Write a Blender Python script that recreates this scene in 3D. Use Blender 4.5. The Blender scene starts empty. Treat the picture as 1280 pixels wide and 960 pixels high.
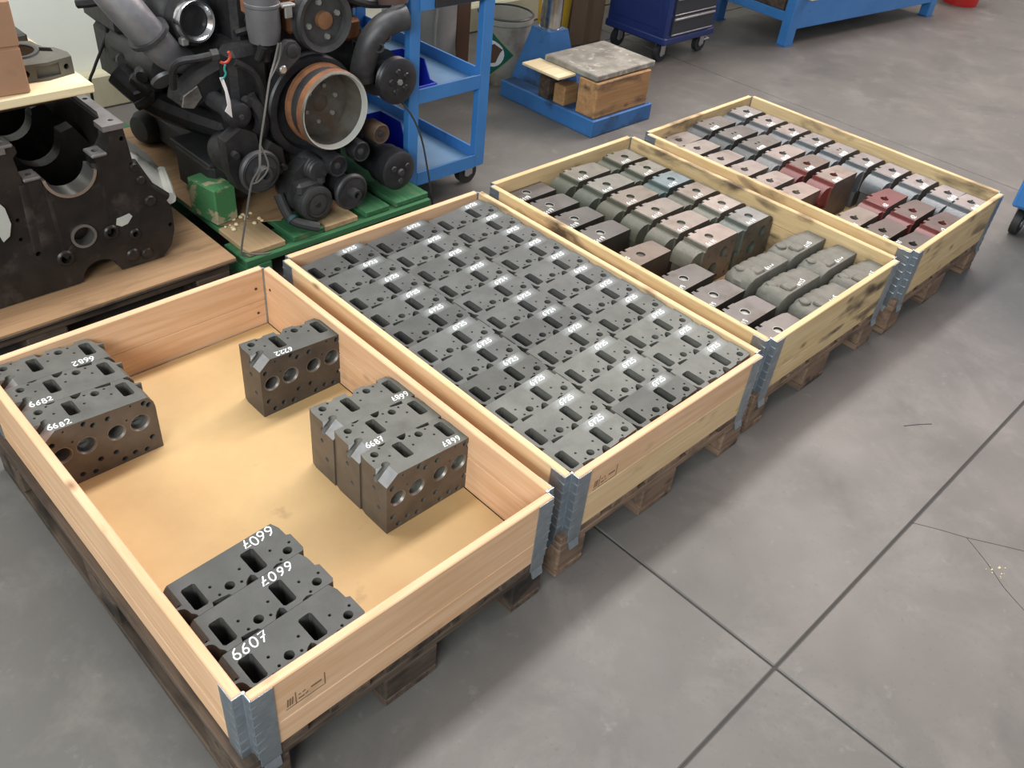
import bpy, bmesh, math, random
from mathutils import Vector, Matrix, Euler, noise
random.seed(7)
PI = math.pi
S = bpy.context.scene
COL = S.collection

# ------------------------------------------------------------------ camera
cam_d = bpy.data.cameras.new('camera')
cam = bpy.data.objects.new('camera', cam_d)
COL.objects.link(cam)
cam_d.sensor_fit = 'HORIZONTAL'
cam_d.sensor_width = 36.0
cam_d.lens = 1097.65 * 36.0 / 1280.0
cam_d.clip_start = 0.02
R_ = Vector((0.71416184, -0.69417532, 0.08996384))
U_ = Vector((0.38563186, 0.49744188, 0.7770712))
F_ = Vector((0.58417543, 0.52026167, -0.62295013))
cm = Matrix.Identity(4)
for i in range(3):
    cm[i][0] = R_[i]; cm[i][1] = U_[i]; cm[i][2] = -F_[i]
cm.translation = Vector((-0.3262488, -0.82268869, 1.73595911))
cam.matrix_world = cm
S.camera = cam

# ------------------------------------------------------------------ light
S.view_settings.view_transform = 'Standard'
S.view_settings.look = 'None'
S.view_settings.gamma = 1.0
S.view_settings.use_curve_mapping = False
S.view_settings.exposure = 0.0
w = bpy.data.worlds.new('world'); S.world = w
w.use_nodes = True
bg = w.node_tree.nodes['Background']
bg.inputs[0].default_value = (0.93, 0.97, 1.0, 1)
bg.inputs[1].default_value = 0.36

def area(name, loc, target, sx, sy, power, color):
    d = bpy.data.lights.new(name, 'AREA')
    d.shape = 'RECTANGLE'; d.size = sx; d.size_y = sy
    d.energy = power; d.color = color
    o = bpy.data.objects.new(name, d); COL.objects.link(o)
    o.location = loc
    o.rotation_euler = (Vector(target) - Vector(loc)).to_track_quat('-Z', 'Y').to_euler()
    return o
# a roof light strip running along the hall, the open bay door far right and high windows on the left
area('roof_light', (3.0, 2.1, 5.6), (3.0, 1.1, 0.0), 9.0, 0.7, 480, (1.0, 0.98, 0.95))
area('rear_gloss_light', (6.0, 5.8, 6.0), (3.0, 1.0, 0.0), 9.0, 3.0, 300, (1.0, 0.97, 0.95))  # extra light added behind to give the casting tops their gloss
area('door_daylight', (9.0, 0.2, 6.2), (1.0, -0.4, 0.0), 4.0, 3.0, 500, (1.0, 0.80, 0.74))
area('left_window', (-4.0, -2.0, 3.5), (0.6, 0.6, 0.2), 3.5, 2.0, 330, (0.93, 1.0, 0.98))

# ------------------------------------------------------------------ mesh building
class MB:
    def __init__(s): s.v = []; s.f = []; s.m = []
    def add(s, vs, fs, mi=0):
        b = len(s.v); s.v += [tuple(p) for p in vs]
        s.f += [tuple(i + b for i in f) for f in fs]; s.m += [mi] * len(fs)
        return s
    def box(s, x0, y0, z0, x1, y1, z1, mi=0):
        return s.add([(x0,y0,z0),(x1,y0,z0),(x1,y1,z0),(x0,y1,z0),(x0,y0,z1),(x1,y0,z1),(x1,y1,z1),(x0,y1,z1)],
                     [(0,3,2,1),(4,5,6,7),(0,1,5,4),(1,2,6,5),(2,3,7,6),(3,0,4,7)], mi)
    def cbox(s, x0, y0, z0, x1, y1, z1, c=0.004, mi=0):
        """box with chamfered edges"""
        vs = []
        X = (x0, x1); Y = (y0, y1); Z = (z0, z1); idx = {}
        for i in (0,1):
            for j in (0,1):
                for k in (0,1):
                    sx = c if i == 0 else -c; sy = c if j == 0 else -c; sz = c if k == 0 else -c
                    for a, p in (('x',(X[i],Y[j]+sy,Z[k]+sz)),('y',(X[i]+sx,Y[j],Z[k]+sz)),('z',(X[i]+sx,Y[j]+sy,Z[k]))):
                        idx[i,j,k,a] = len(vs); vs.append(p)
        fs = []
        q = [(0,0),(1,0),(1,1),(0,1)]
        for i in (0,1):
            f = [idx[i,a,b,'x'] for a,b in q]; fs.append(f if i else f[::-1])
            f = [idx[b,i,a,'y'] for a,b in q]; fs.append(f if i else f[::-1])
            f = [idx[a,b,i,'z'] for a,b in q]; fs.append(f if i else f[::-1])
        def fix(f):
            ctr = Vector(((x0+x1)/2,(y0+y1)/2,(z0+z1)/2))
            p = [Vector(vs[i]) for i in f]
            n = (p[1]-p[0]).cross(p[2]-p[0])
            return f if n.dot(sum(p, Vector())/len(p) - ctr) > 0 else f[::-1]
        for a in (0,1):
            for b in (0,1):
                fs.append([idx[a,b,0,'x'],idx[a,b,1,'x'],idx[a,b,1,'y'],idx[a,b,0,'y']])
                fs.append([idx[a,0,b,'x'],idx[a,1,b,'x'],idx[a,1,b,'z'],idx[a,0,b,'z']])
                fs.append([idx[0,a,b,'y'],idx[1,a,b,'y'],idx[1,a,b,'z'],idx[0,a,b,'z']])
                for k in (0,1):
                    fs.append([idx[a,b,k,'x'],idx[a,b,k,'y'],idx[a,b,k,'z']])
        return s.add(vs, [fix(f) for f in fs], mi)
    def lathe(s, o, d, prof, n=24, mi=0, cap=True):
        """prof: (distance along axis, radius); closed at both ends when cap"""
        o = Vector(o); d = Vector(d).normalized()
        a = d.orthogonal().normalized(); b = d.cross(a)
        vs = []; fs = []
        for t, r in prof:
            for k in range(n):
                an = 2*PI*k/n
                vs.append(o + d*t + (a*math.cos(an) + b*math.sin(an))*r)
        for i in range(len(prof)-1):
            for k in range(n):
                k2 = (k+1) % n
                fs.append((i*n+k, i*n+k2, (i+1)*n+k2, (i+1)*n+k))
        if cap:
            fs.append(tuple(range(n))[::-1]); fs.append(tuple((len(prof)-1)*n+k for k in range(n)))
        return s.add(vs, fs, mi)
    def ring(s, o, d, prof, n=24, mi=0):
        """closed profile turned round the axis (a ring or a hollow body)"""
        o = Vector(o); d = Vector(d).normalized()
        a = d.orthogonal().normalized(); b = d.cross(a)
        vs = []; fs = []; m = len(prof)
        for t, r in prof:
            for k in range(n):
                an = 2*PI*k/n
                vs.append(o + d*t + (a*math.cos(an) + b*math.sin(an))*r)
        for i in range(m):
            j = (i+1) % m
            for k in range(n):
                k2 = (k+1) % n
                fs.append((i*n+k, i*n+k2, j*n+k2, j*n+k))
        return s.add(vs, fs, mi)
    def cyl(s, p0, p1, r0, r1=None, n=16, mi=0):
        p0 = Vector(p0); p1 = Vector(p1); L = (p1-p0).length
        return s.lathe(p0, p1-p0, [(0, r0), (L, r0 if r1 is None else r1)], n, mi)
    def tube(s, pts, r, n=8, mi=0, sub=4):
        P = [Vector(p) for p in pts]
        if sub > 1 and len(P) > 2:
            Q = []
            for i in range(len(P)-1):
                p0 = P[max(i-1,0)]; p1 = P[i]; p2 = P[i+1]; p3 = P[min(i+2,len(P)-1)]
                for k in range(sub):
                    t = k/sub
                    Q.append(0.5*((2*p1)+(p2-p0)*t+(2*p0-5*p1+4*p2-p3)*t*t+(3*p1-p0-3*p2+p3)*t**3))
            Q.append(P[-1]); P = Q
        N = len(P); vs = []; fs = []
        up = None
        for i, p in enumerate(P):
            d = (P[min(i+1,N-1)] - P[max(i-1,0)]).normalized()
            if up is None: up = d.orthogonal().normalized()
            up = (up - d*up.dot(d)).normalized(); b = d.cross(up)
            rr = r(i/(N-1)) if callable(r) else r
            for k in range(n):
                an = 2*PI*k/n
                vs.append(p + (up*math.cos(an)+b*math.sin(an))*rr)
        for i in range(N-1):
            for k in range(n):
                k2 = (k+1) % n
                fs.append((i*n+k, i*n+k2, (i+1)*n+k2, (i+1)*n+k))
        fs.append(tuple(range(n))[::-1]); fs.append(tuple((N-1)*n+k for k in range(n)))
        return s.add(vs, fs, mi)
    def prism(s, poly, ax, a, b, mi=0):
        """polygon in the two axes other than ax, extruded along ax from a to b"""
        n = len(poly)
        def p3(q, t):
            if ax == 'z': return (q[0], q[1], t)
            if ax == 'y': return (q[0], t, q[1])
            return (t, q[0], q[1])
        area2 = sum(poly[i][0]*poly[(i+1)%n][1]-poly[(i+1)%n][0]*poly[i][1] for i in range(n))
        ccw = area2 > 0
        if ax == 'y': ccw = not ccw
        P = list(poly) if ccw else list(poly)[::-1]
        lo, hi = min(a,b), max(a,b)
        vs = [p3(q, lo) for q in P] + [p3(q, hi) for q in P]
        fs = [tuple(range(n))[::-1], tuple(range(n, 2*n))]
        fs += [(i, (i+1)%n, n+(i+1)%n, n+i) for i in range(n)]
        return s.add(vs, fs, mi)
    def mesh(s, name, mats, angle=35):
        me = bpy.data.meshes.new(name)
        me.from_pydata(s.v, [], s.f)
        for m in (mats if isinstance(mats, (list, tuple)) else [mats]): me.materials.append(m)
        me.polygons.foreach_set('material_index', s.m)
        bm = bmesh.new(); bm.from_mesh(me)
        bmesh.ops.recalc_face_normals(bm, faces=bm.faces[:])
        bm.to_mesh(me); bm.free()
        shade(me, angle)
        return me

def shade(me, angle=35):
    me.polygons.foreach_set('use_smooth', [True]*len(me.polygons))
    try: me.set_sharp_from_angle(angle=math.radians(angle))
    except Exception: pass
    me.update()

def obj(name, me, parent=None, loc=(0,0,0), rot=(0,0,0)):
    o = bpy.data.objects.new(name, me); COL.objects.link(o)
    o.location = loc; o.rotation_euler = rot
    if parent: o.parent = parent
    return o
def part(name, mb, mats, parent, loc=(0,0,0), rot=(0,0,0), angle=35):
    return obj(name, mb.mesh(name, mats, angle), parent, loc, rot)
def thing(name, label, cat, loc=(0,0,0), rotz=0, group=None):
    o = bpy.data.objects.new(name, None); COL.objects.link(o)
    o.empty_display_size = 0.1
    o.location = loc; o.rotation_euler = (0,0,rotz)
    return tag(o, label, cat, group)
def tag(o, label, cat, group=None):
    o['label'] = label; o['category'] = cat
    if group: o['group'] = group
    return o
def structure(o): o['kind'] = 'structure'; return o

def boolean_cut(base, cutter):
    a = bpy.data.objects.new('tmp_a', base); b = bpy.data.objects.new('tmp_b', cutter)
    COL.objects.link(a); COL.objects.link(b)
    m = a.modifiers.new('b', 'BOOLEAN'); m.operation = 'DIFFERENCE'; m.object = b
    m.solver = 'EXACT'; m.use_self = True
    dg = bpy.context.evaluated_depsgraph_get(); dg.update()
    me = bpy.data.meshes.new_from_object(a.evaluated_get(dg))
    bpy.data.objects.remove(a); bpy.data.objects.remove(b)
    shade(me, 30)
    return me

# ------------------------------------------------------------------ materials
def mat(name, c1, c2=None, scale=8.0, rough=0.6, metal=0.0, bump=0.0, bscale=60.0, stretch=(1,1,1),
        stain=None, tint=False, rough2=None, spec=0.5, coat=0.0, lo=0.35, hi=0.65):
    m = bpy.data.materials.new(name); m.use_nodes = True
    N = m.node_tree.nodes; L = m.node_tree.links
    bs = N['Principled BSDF']
    tc = N.new('ShaderNodeTexCoord'); oi = N.new('ShaderNodeObjectInfo')
    mul = N.new('ShaderNodeVectorMath'); mul.operation = 'MULTIPLY_ADD'
    L.new(tc.outputs['Object'], mul.inputs[0]); mul.inputs[1].default_value = stretch
    off = N.new('ShaderNodeMath'); off.operation = 'MULTIPLY'; off.inputs[1].default_value = 37.0
    L.new(oi.outputs['Random'], off.inputs[0]); L.new(off.outputs[0], mul.inputs[2])
    nz = N.new('ShaderNodeTexNoise'); nz.inputs['Scale'].default_value = scale
    nz.inputs['Detail'].default_value = 6; nz.inputs['Roughness'].default_value = 0.62
    L.new(mul.outputs[0], nz.inputs['Vector'])
    mr = N.new('ShaderNodeMapRange'); mr.inputs['From Min'].default_value = lo; mr.inputs['From Max'].default_value = hi
    L.new(nz.outputs['Fac'], mr.inputs['Value'])
    mx = N.new('ShaderNodeMix'); mx.data_type = 'RGBA'
    mx.inputs[6].default_value = (*c1, 1); mx.inputs[7].default_value = (*(c2 or c1), 1)
    L.new(mr.outputs[0], mx.inputs[0])
    out = mx.outputs[2]
    if stain:   # (colour, scale, low, high)
        n2 = N.new('ShaderNodeTexNoise'); n2.inputs['Scale'].default_value = stain[1]; n2.inputs['Detail'].default_value = 5
        n2.inputs['Roughness'].default_value = 0.6
        st = N.new('ShaderNodeVectorMath'); st.operation = 'ADD'; st.inputs[1].default_value = (13.1, 4.7, 9.3)
        L.new(mul.outputs[0] if len(stain) < 5 else tc.outputs['Object'], st.inputs[0]); L.new(st.outputs[0], n2.inputs['Vector'])
        if len(stain) >= 5:
            L.new(off.outputs[0], n2.inputs['W']) if 'W' in n2.inputs and n2.noise_dimensions == '4D' else None
        r2 = N.new('ShaderNodeMapRange'); r2.inputs['From Min'].default_value = stain[2]; r2.inputs['From Max'].default_value = stain[3]
        L.new(n2.outputs['Fac'], r2.inputs['Value'])
        m2 = N.new('ShaderNodeMix'); m2.data_type = 'RGBA'; m2.inputs[7].default_value = (*stain[0], 1)
        L.new(r2.outputs[0], m2.inputs[0]); L.new(out, m2.inputs[6]); out = m2.outputs[2]
    if tint:
        m3 = N.new('ShaderNodeMix'); m3.data_type = 'RGBA'; m3.blend_type = 'MULTIPLY'; m3.inputs[0].default_value = 1
        L.new(out, m3.inputs[6]); L.new(oi.outputs['Color'], m3.inputs[7]); out = m3.outputs[2]
    L.new(out, bs.inputs['Base Color'])
    bs.inputs['Roughness'].default_value = rough
    if rough2 is not None:
        rr = N.new('ShaderNodeMapRange'); rr.inputs['To Min'].default_value = rough; rr.inputs['To Max'].default_value = rough2
        L.new(mr.outputs[0], rr.inputs['Value']); L.new(rr.outputs[0], bs.inputs['Roughness'])
    bs.inputs['Metallic'].default_value = metal
    bs.inputs['Specular IOR Level'].default_value = spec
    if coat: bs.inputs['Coat Weight'].default_value = coat; bs.inputs['Coat Roughness'].default_value = 0.25
    if bump:
        n3 = N.new('ShaderNodeTexNoise'); n3.inputs['Scale'].default_value = bscale; n3.inputs['Detail'].default_value = 4
        L.new(mul.outputs[0], n3.inputs['Vector'])
        bp = N.new('ShaderNodeBump'); bp.inputs['Strength'].default_value = bump; bp.inputs['Distance'].default_value = 0.004
        L.new(n3.outputs['Fac'], bp.inputs['Height']); L.new(bp.outputs[0], bs.inputs['Normal'])
    return m

def wood(name, light, dark, grime=None, knots=True, rough=0.65):
    """grain along the object's local X"""
    m = bpy.data.materials.new(name); m.use_nodes = True
    N = m.node_tree.nodes; L = m.node_tree.links; bs = N['Principled BSDF']
    tc = N.new('ShaderNodeTexCoord'); oi = N.new('ShaderNodeObjectInfo')
    off = N.new('ShaderNodeMath'); off.operation = 'MULTIPLY'; off.inputs[1].default_value = 53.0
    L.new(oi.outputs['Random'], off.inputs[0])
    def vec(st):
        a = N.new('ShaderNodeVectorMath'); a.operation = 'MULTIPLY_ADD'; a.inputs[1].default_value = st
        L.new(tc.outputs['Object'], a.inputs[0]); L.new(off.outputs[0], a.inputs[2]); return a.outputs[0]
    def nz(v, sc, det=5, dist=0.0):
        n = N.new('ShaderNodeTexNoise'); n.inputs['Scale'].default_value = sc; n.inputs['Detail'].default_value = det
        n.inputs['Distortion'].default_value = dist
        L.new(v, n.inputs['Vector']); return n.outputs['Fac']
    def rng(x, a, b):
        r = N.new('ShaderNodeMapRange'); r.inputs['From Min'].default_value = a; r.inputs['From Max'].default_value = b
        L.new(x, r.inputs['Value']); return r.outputs[0]
    def mix(f, a, b):
        x = N.new('ShaderNodeMix'); x.data_type = 'RGBA'; L.new(f, x.inputs[0])
        if isinstance(a, tuple): x.inputs[6].default_value = (*a, 1)
        else: L.new(a, x.inputs[6])
        if isinstance(b, tuple): x.inputs[7].default_value = (*b, 1)
        else: L.new(b, x.inputs[7])
        return x.outputs[2]
    grain = nz(vec((1.6, 26, 26)), 2.2, 6, 0.6)
    c = mix(rng(grain, 0.36, 0.66), light, dark)
    broad = nz(vec((1.5, 5, 5)), 1.4, 3)
    c = mix(rng(broad, 0.52, 0.80), c, dark)
    if knots:
        vo = N.new('ShaderNodeTexVoronoi'); vo.inputs['Scale'].default_value = 2.6
        L.new(vec((1.9, 3.4, 3.4)), vo.inputs['Vector'])
        kn = rng(vo.outputs['Distance'], 0.13, 0.03)
        c = mix(kn, c, tuple(x*0.42 for x in dark))
    if grime:
        g = nz(vec((2.0, 5.5, 5.5)), 2.4, 6, 0.3)
        c = mix(rng(g, grime[1], grime[2]), c, grime[0])
    L.new(c, bs.inputs['Base Color']); bs.inputs['Roughness'].default_value = rough
    bs.inputs['Specular IOR Level'].default_value = 0.3
    bp = N.new('ShaderNodeBump'); bp.inputs['Strength'].default_value = 0.12; bp.inputs['Distance'].default_value = 0.003
    L.new(grain, bp.inputs['Height']); L.new(bp.outputs[0], bs.inputs['Normal'])
    return m

def concrete(name):
    m = bpy.data.materials.new(name); m.use_nodes = True
    N = m.node_tree.nodes; L = m.node_tree.links; bs = N['Principled BSDF']
    tc = N.new('ShaderNodeTexCoord')
    def nz(sc, det, rough=0.6, dist=0.0, o=(0,0,0)):
        a = N.new('ShaderNodeVectorMath'); a.operation = 'ADD'; a.inputs[1].default_value = o
        L.new(tc.outputs['Object'], a.inputs[0])
        n = N.new('ShaderNodeTexNoise'); n.inputs['Scale'].default_value = sc; n.inputs['Detail'].default_value = det
        n.inputs['Roughness'].default_value = rough; n.inputs['Distortion'].default_value = dist
        L.new(a.outputs[0], n.inputs['Vector']); return n.outputs['Fac']
    def rng(x, a, b, c=0, d=1):
        r = N.new('ShaderNodeMapRange'); r.inputs['From Min'].default_value = a; r.inputs['From Max'].default_value = b
        r.inputs['To Min'].default_value = c; r.inputs['To Max'].default_value = d
        L.new(x, r.inputs['Value']); return r.outputs[0]
    def mix(f, a, b):
        x = N.new('ShaderNodeMix'); x.data_type = 'RGBA'; L.new(f, x.inputs[0])
        for i, q in ((6, a), (7, b)):
            if isinstance(q, tuple): x.inputs[i].default_value = (*q, 1)
            else: L.new(q, x.inputs[i])
        return x.outputs[2]
    c = mix(rng(nz(0.9, 4), 0.35, 0.65), (0.110, 0.104, 0.098), (0.142, 0.133, 0.125))
    c = mix(rng(nz(3.2, 7, 0.68, 0.4, (5,3,0)), 0.50, 0.74), c, (0.178, 0.166, 0.155))
    c = mix(rng(nz(2.1, 6, 0.65, 0.6, (9,1,0)), 0.54, 0.72), c, (0.096, 0.093, 0.090))
    c = mix(rng(nz(16, 6, 0.7, 0.0, (2,7,0)), 0.60, 0.80), c, (0.200, 0.192, 0.180))
    c = mix(rng(nz(70, 3, 0.6), 0.60, 0.78), c, (0.105, 0.105, 0.10))
    L.new(c, bs.inputs['Base Color'])
    L.new(rng(nz(2.5, 5), 0.3, 0.7, 0.42, 0.62), bs.inputs['Roughness'])
    bs.inputs['Specular IOR Level'].default_value = 0.35
    bp = N.new('ShaderNodeBump'); bp.inputs['Strength'].default_value = 0.12; bp.inputs['Distance'].default_value = 0.003
    L.new(nz(45, 4), bp.inputs['Height']); L.new(bp.outputs[0], bs.inputs['Normal'])
    return m

M = {}
M['floor'] = concrete('concrete')
M['joint'] = mat('joint_filler', (0.050,0.047,0.045), rough=0.9)
M['wall'] = mat('wall_paint', (0.80,0.82,0.76), (0.74,0.76,0.69), scale=2, rough=0.6)
M['kerb'] = mat('kerb_paint', (0.52,0.50,0.36), (0.40,0.37,0.25), scale=4, rough=0.7, stain=((0.12,0.10,0.07),5,0.60,0.75))
M['pine_pink'] = wood('pine_pink', (0.74,0.48,0.305), (0.64,0.38,0.215), ((0.24,0.14,0.085),0.64,0.86))
M['pine_pale'] = wood('pine_pale', (0.72,0.53,0.32), (0.62,0.42,0.235), ((0.15,0.10,0.06),0.60,0.82))
M['pine_yellow'] = wood('pine_yellow', (0.68,0.515,0.295), (0.57,0.40,0.21), ((0.10,0.068,0.045),0.535,0.72))
M['pallet_brown'] = wood('pallet_brown', (0.25,0.165,0.115), (0.155,0.098,0.068), ((0.045,0.033,0.028),0.50,0.72), rough=0.8)
M['pallet_dark'] = wood('pallet_dark', (0.12,0.085,0.062), (0.065,0.045,0.035), ((0.02,0.016,0.014),0.48,0.68), rough=0.8)
M['pallet_green'] = wood('pallet_green', (0.050,0.175,0.078), (0.032,0.12,0.050), ((0.22,0.17,0.10),0.60,0.72), knots=False)
M['pallet_bare'] = wood('pallet_bare', (0.46,0.34,0.20), (0.36,0.25,0.14), ((0.10,0.08,0.05),0.6,0.8))
M['ply'] = wood('plywood', (0.36,0.225,0.125), (0.28,0.17,0.09), ((0.12,0.08,0.05),0.60,0.80), knots=False)
M['ply_edge'] = mat('plywood_edge', (0.05,0.04,0.034), (0.10,0.075,0.055), scale=30, rough=0.9)
M['hardboard'] = mat('fibreboard', (0.57,0.385,0.185), (0.50,0.325,0.15), scale=3.5, rough=0.7, bump=0.05, bscale=150, stain=((0.30,0.20,0.10),9,0.66,0.82))
M['timber'] = wood('timber', (0.45,0.26,0.12), (0.33,0.175,0.08), ((0.07,0.05,0.04),0.52,0.72))
M['board_pale'] = wood('board_pale', (0.80,0.68,0.46), (0.70,0.56,0.34), None, knots=False)
M['board_grey'] = mat('board_grey', (0.33,0.31,0.27), (0.17,0.155,0.135), scale=9, rough=0.8, bump=0.3, bscale=60, stain=((0.46,0.43,0.38),22,0.56,0.7))
M['galv'] = mat('galvanised_steel', (0.42,0.47,0.52), (0.30,0.34,0.385), scale=26, rough=0.36, metal=0.85, rough2=0.5)
M['nail'] = mat('nail_head', (0.10,0.075,0.06), rough=0.6, metal=0.6)
M['ink'] = mat('stamp_ink', (0.20,0.12,0.075), rough=0.9)
M['paint_white'] = mat('marker_white', (0.80,0.84,0.84), (0.66,0.70,0.70), scale=120, rough=0.6)
# castings: the top is grey scale, the machined sides have a brown film of oil
M['iron_top'] = mat('iron_top', (0.090,0.091,0.083), (0.122,0.123,0.113), scale=14, rough=0.56, metal=0.12, bump=0.12, bscale=160, tint=True, stain=((0.070,0.068,0.063),7,0.55,0.75))
M['iron_side'] = mat('iron_side', (0.098,0.082,0.072), (0.135,0.114,0.100), scale=18, rough=0.50, metal=0.25, bump=0.06, bscale=160, tint=True)
M['iron_cast'] = mat('iron_cast', (0.108,0.105,0.095), (0.145,0.140,0.128), scale=24, rough=0.62, metal=0.15, bump=0.35, bscale=110, tint=True)
M['seat'] = mat('valve_seat_steel', (0.24,0.215,0.20), (0.31,0.28,0.26), scale=30, rough=0.48, metal=0.7)
M['chamfer'] = mat('fresh_machined', (0.36,0.355,0.37), (0.45,0.445,0.46), scale=40, rough=0.38, metal=0.7)
M['mach'] = mat('machined_face', (0.36,0.325,0.310), (0.27,0.242,0.228), scale=10, rough=0.36, metal=0.5, tint=True, stain=((0.19,0.155,0.13),9,0.54,0.72))
M['plug'] = mat('core_plug', (0.34,0.34,0.325), (0.27,0.27,0.255), scale=20, rough=0.45, metal=0.5)
M['blue'] = mat('blue_enamel', (0.042,0.185,0.48), (0.052,0.215,0.54), scale=6, rough=0.38, stain=((0.03,0.09,0.22),7,0.64,0.80))
M['blue_tray'] = mat('blue_tray', (0.11,0.24,0.42), (0.16,0.29,0.46), scale=5, rough=0.45)
M['blue_dirty'] = mat('blue_dirty', (0.026,0.115,0.31), (0.036,0.148,0.385), scale=6, rough=0.5, stain=((0.02,0.035,0.07),6,0.52,0.70))
M['navy'] = mat('navy_enamel', (0.012,0.026,0.125), (0.016,0.034,0.155), scale=4, rough=0.35)
M['drawer'] = mat('drawer_grey', (0.032,0.035,0.042), rough=0.5)
M['silver'] = mat('silver_trim', (0.5,0.5,0.52), rough=0.3, metal=0.8)
M['rubber'] = mat('black_rubber', (0.016,0.016,0.018), (0.028,0.028,0.030), scale=14, rough=0.6)
M['bin'] = mat('blue_bin_plastic', (0.018,0.045,0.52), rough=0.35)
M['steel'] = mat('column_steel', (0.52,0.53,0.54), (0.40,0.40,0.40), scale=20, rough=0.22, metal=1.0, stain=((0.25,0.17,0.11),12,0.60,0.8))
M['dark_metal'] = mat('engine_black', (0.018,0.018,0.021), (0.038,0.036,0.037), scale=16, rough=0.5, metal=0.35, bump=0.4, bscale=50, stain=((0.065,0.055,0.048),11,0.60,0.78))
M['grey_metal'] = mat('engine_grey', (0.046,0.046,0.050), (0.078,0.077,0.080), scale=14, rough=0.48, metal=0.4, bump=0.2, bscale=60)
M['alu'] = mat('dull_aluminium', (0.24,0.24,0.265), (0.33,0.33,0.35), scale=12, rough=0.45, metal=0.55, bump=0.2, bscale=60)
M['chrome'] = mat('bright_ring', (0.72,0.72,0.74), rough=0.22, metal=1.0)
M['rust'] = mat('rust', (0.26,0.105,0.042), (0.15,0.062,0.030), scale=22, rough=0.8, bump=0.4, bscale=60)
M['bowl'] = mat('bowl_inner', (0.085,0.073,0.062), (0.14,0.125,0.108), scale=16, rough=0.5, metal=0.3, stain=((0.12,0.075,0.05),12,0.56,0.72))
M['pulley_black'] = mat('pulley_black', (0.026,0.026,0.030), (0.045,0.045,0.050), scale=20, rough=0.42, metal=0.4)
M['block_iron'] = mat('block_black', (0.020,0.018,0.017), (0.036,0.031,0.029), scale=12, rough=0.40, metal=0.4, bump=0.3, bscale=45, stain=((0.085,0.072,0.064),9,0.58,0.76))
M['rail_iron'] = mat('pan_rail', (0.25,0.235,0.235), (0.18,0.165,0.165), scale=16, rough=0.45, metal=0.5)
M['shell'] = mat('bearing_shell', (0.55,0.53,0.52), rough=0.28, metal=0.9)
M['gasket'] = mat('pale_panel', (0.42,0.42,0.39), (0.50,0.50,0.46), scale=6, rough=0.55, stain=((0.05,0.045,0.04),7,0.58,0.68))
M['card'] = mat('brown_cardboard', (0.36,0.205,0.125), (0.31,0.17,0.10), scale=5, rough=0.8, stain=((0.22,0.12,0.075),7,0.62,0.8))
M['card_dull'] = mat('dull_cardboard', (0.22,0.145,0.095), (0.18,0.115,0.075), scale=4, rough=0.85)
M['pail'] = mat('pail_white', (0.42,0.41,0.37), (0.33,0.31,0.27), scale=7, rough=0.5, stain=((0.16,0.09,0.05),5,0.55,0.75))
M['label_green'] = mat('label_green', (0.01,0.13,0.10), rough=0.5)
M['label_line'] = mat('label_line', (0.38,0.40,0.16), rough=0.5)
M['yellow'] = mat('yellow_plastic', (0.55,0.36,0.02), (0.45,0.28,0.02), scale=6, rough=0.45)
M['red'] = mat('red_plastic', (0.55,0.02,0.02), rough=0.4)
M['cast_green'] = mat('cast_green', (0.095,0.100,0.083), (0.128,0.132,0.112), scale=16, rough=0.42, metal=0.1, bump=0.25, bscale=90, tint=True)
M['cast_blue'] = mat('cast_blue_grey', (0.100,0.108,0.116), (0.135,0.145,0.154), scale=16, rough=0.40, metal=0.15, bump=0.2, bscale=90, tint=True)
M['red_paint'] = mat('red_oxide_paint', (0.150,0.030,0.028), (0.105,0.022,0.022), scale=14, rough=0.45, tint=False)
M['sack'] = mat('grey_sack', (0.26,0.26,0.25), (0.35,0.35,0.335), scale=5, rough=0.8)
M['brown_board'] = mat('brown_board', (0.12,0.07,0.045), rough=0.8)
M['wire'] = mat('wire', (0.17,0.16,0.15), rough=0.5, metal=0.5)
M['cord'] = mat('cord', (0.03,0.03,0.03), rough=0.9)
M['tag_white'] = mat('tag_paper', (0.82,0.83,0.84), rough=0.7)
M['teal'] = mat('teal_string', (0.02,0.28,0.25), rough=0.8)
M['red_ring'] = mat('red_ring', (0.50,0.06,0.035), rough=0.5)
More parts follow.
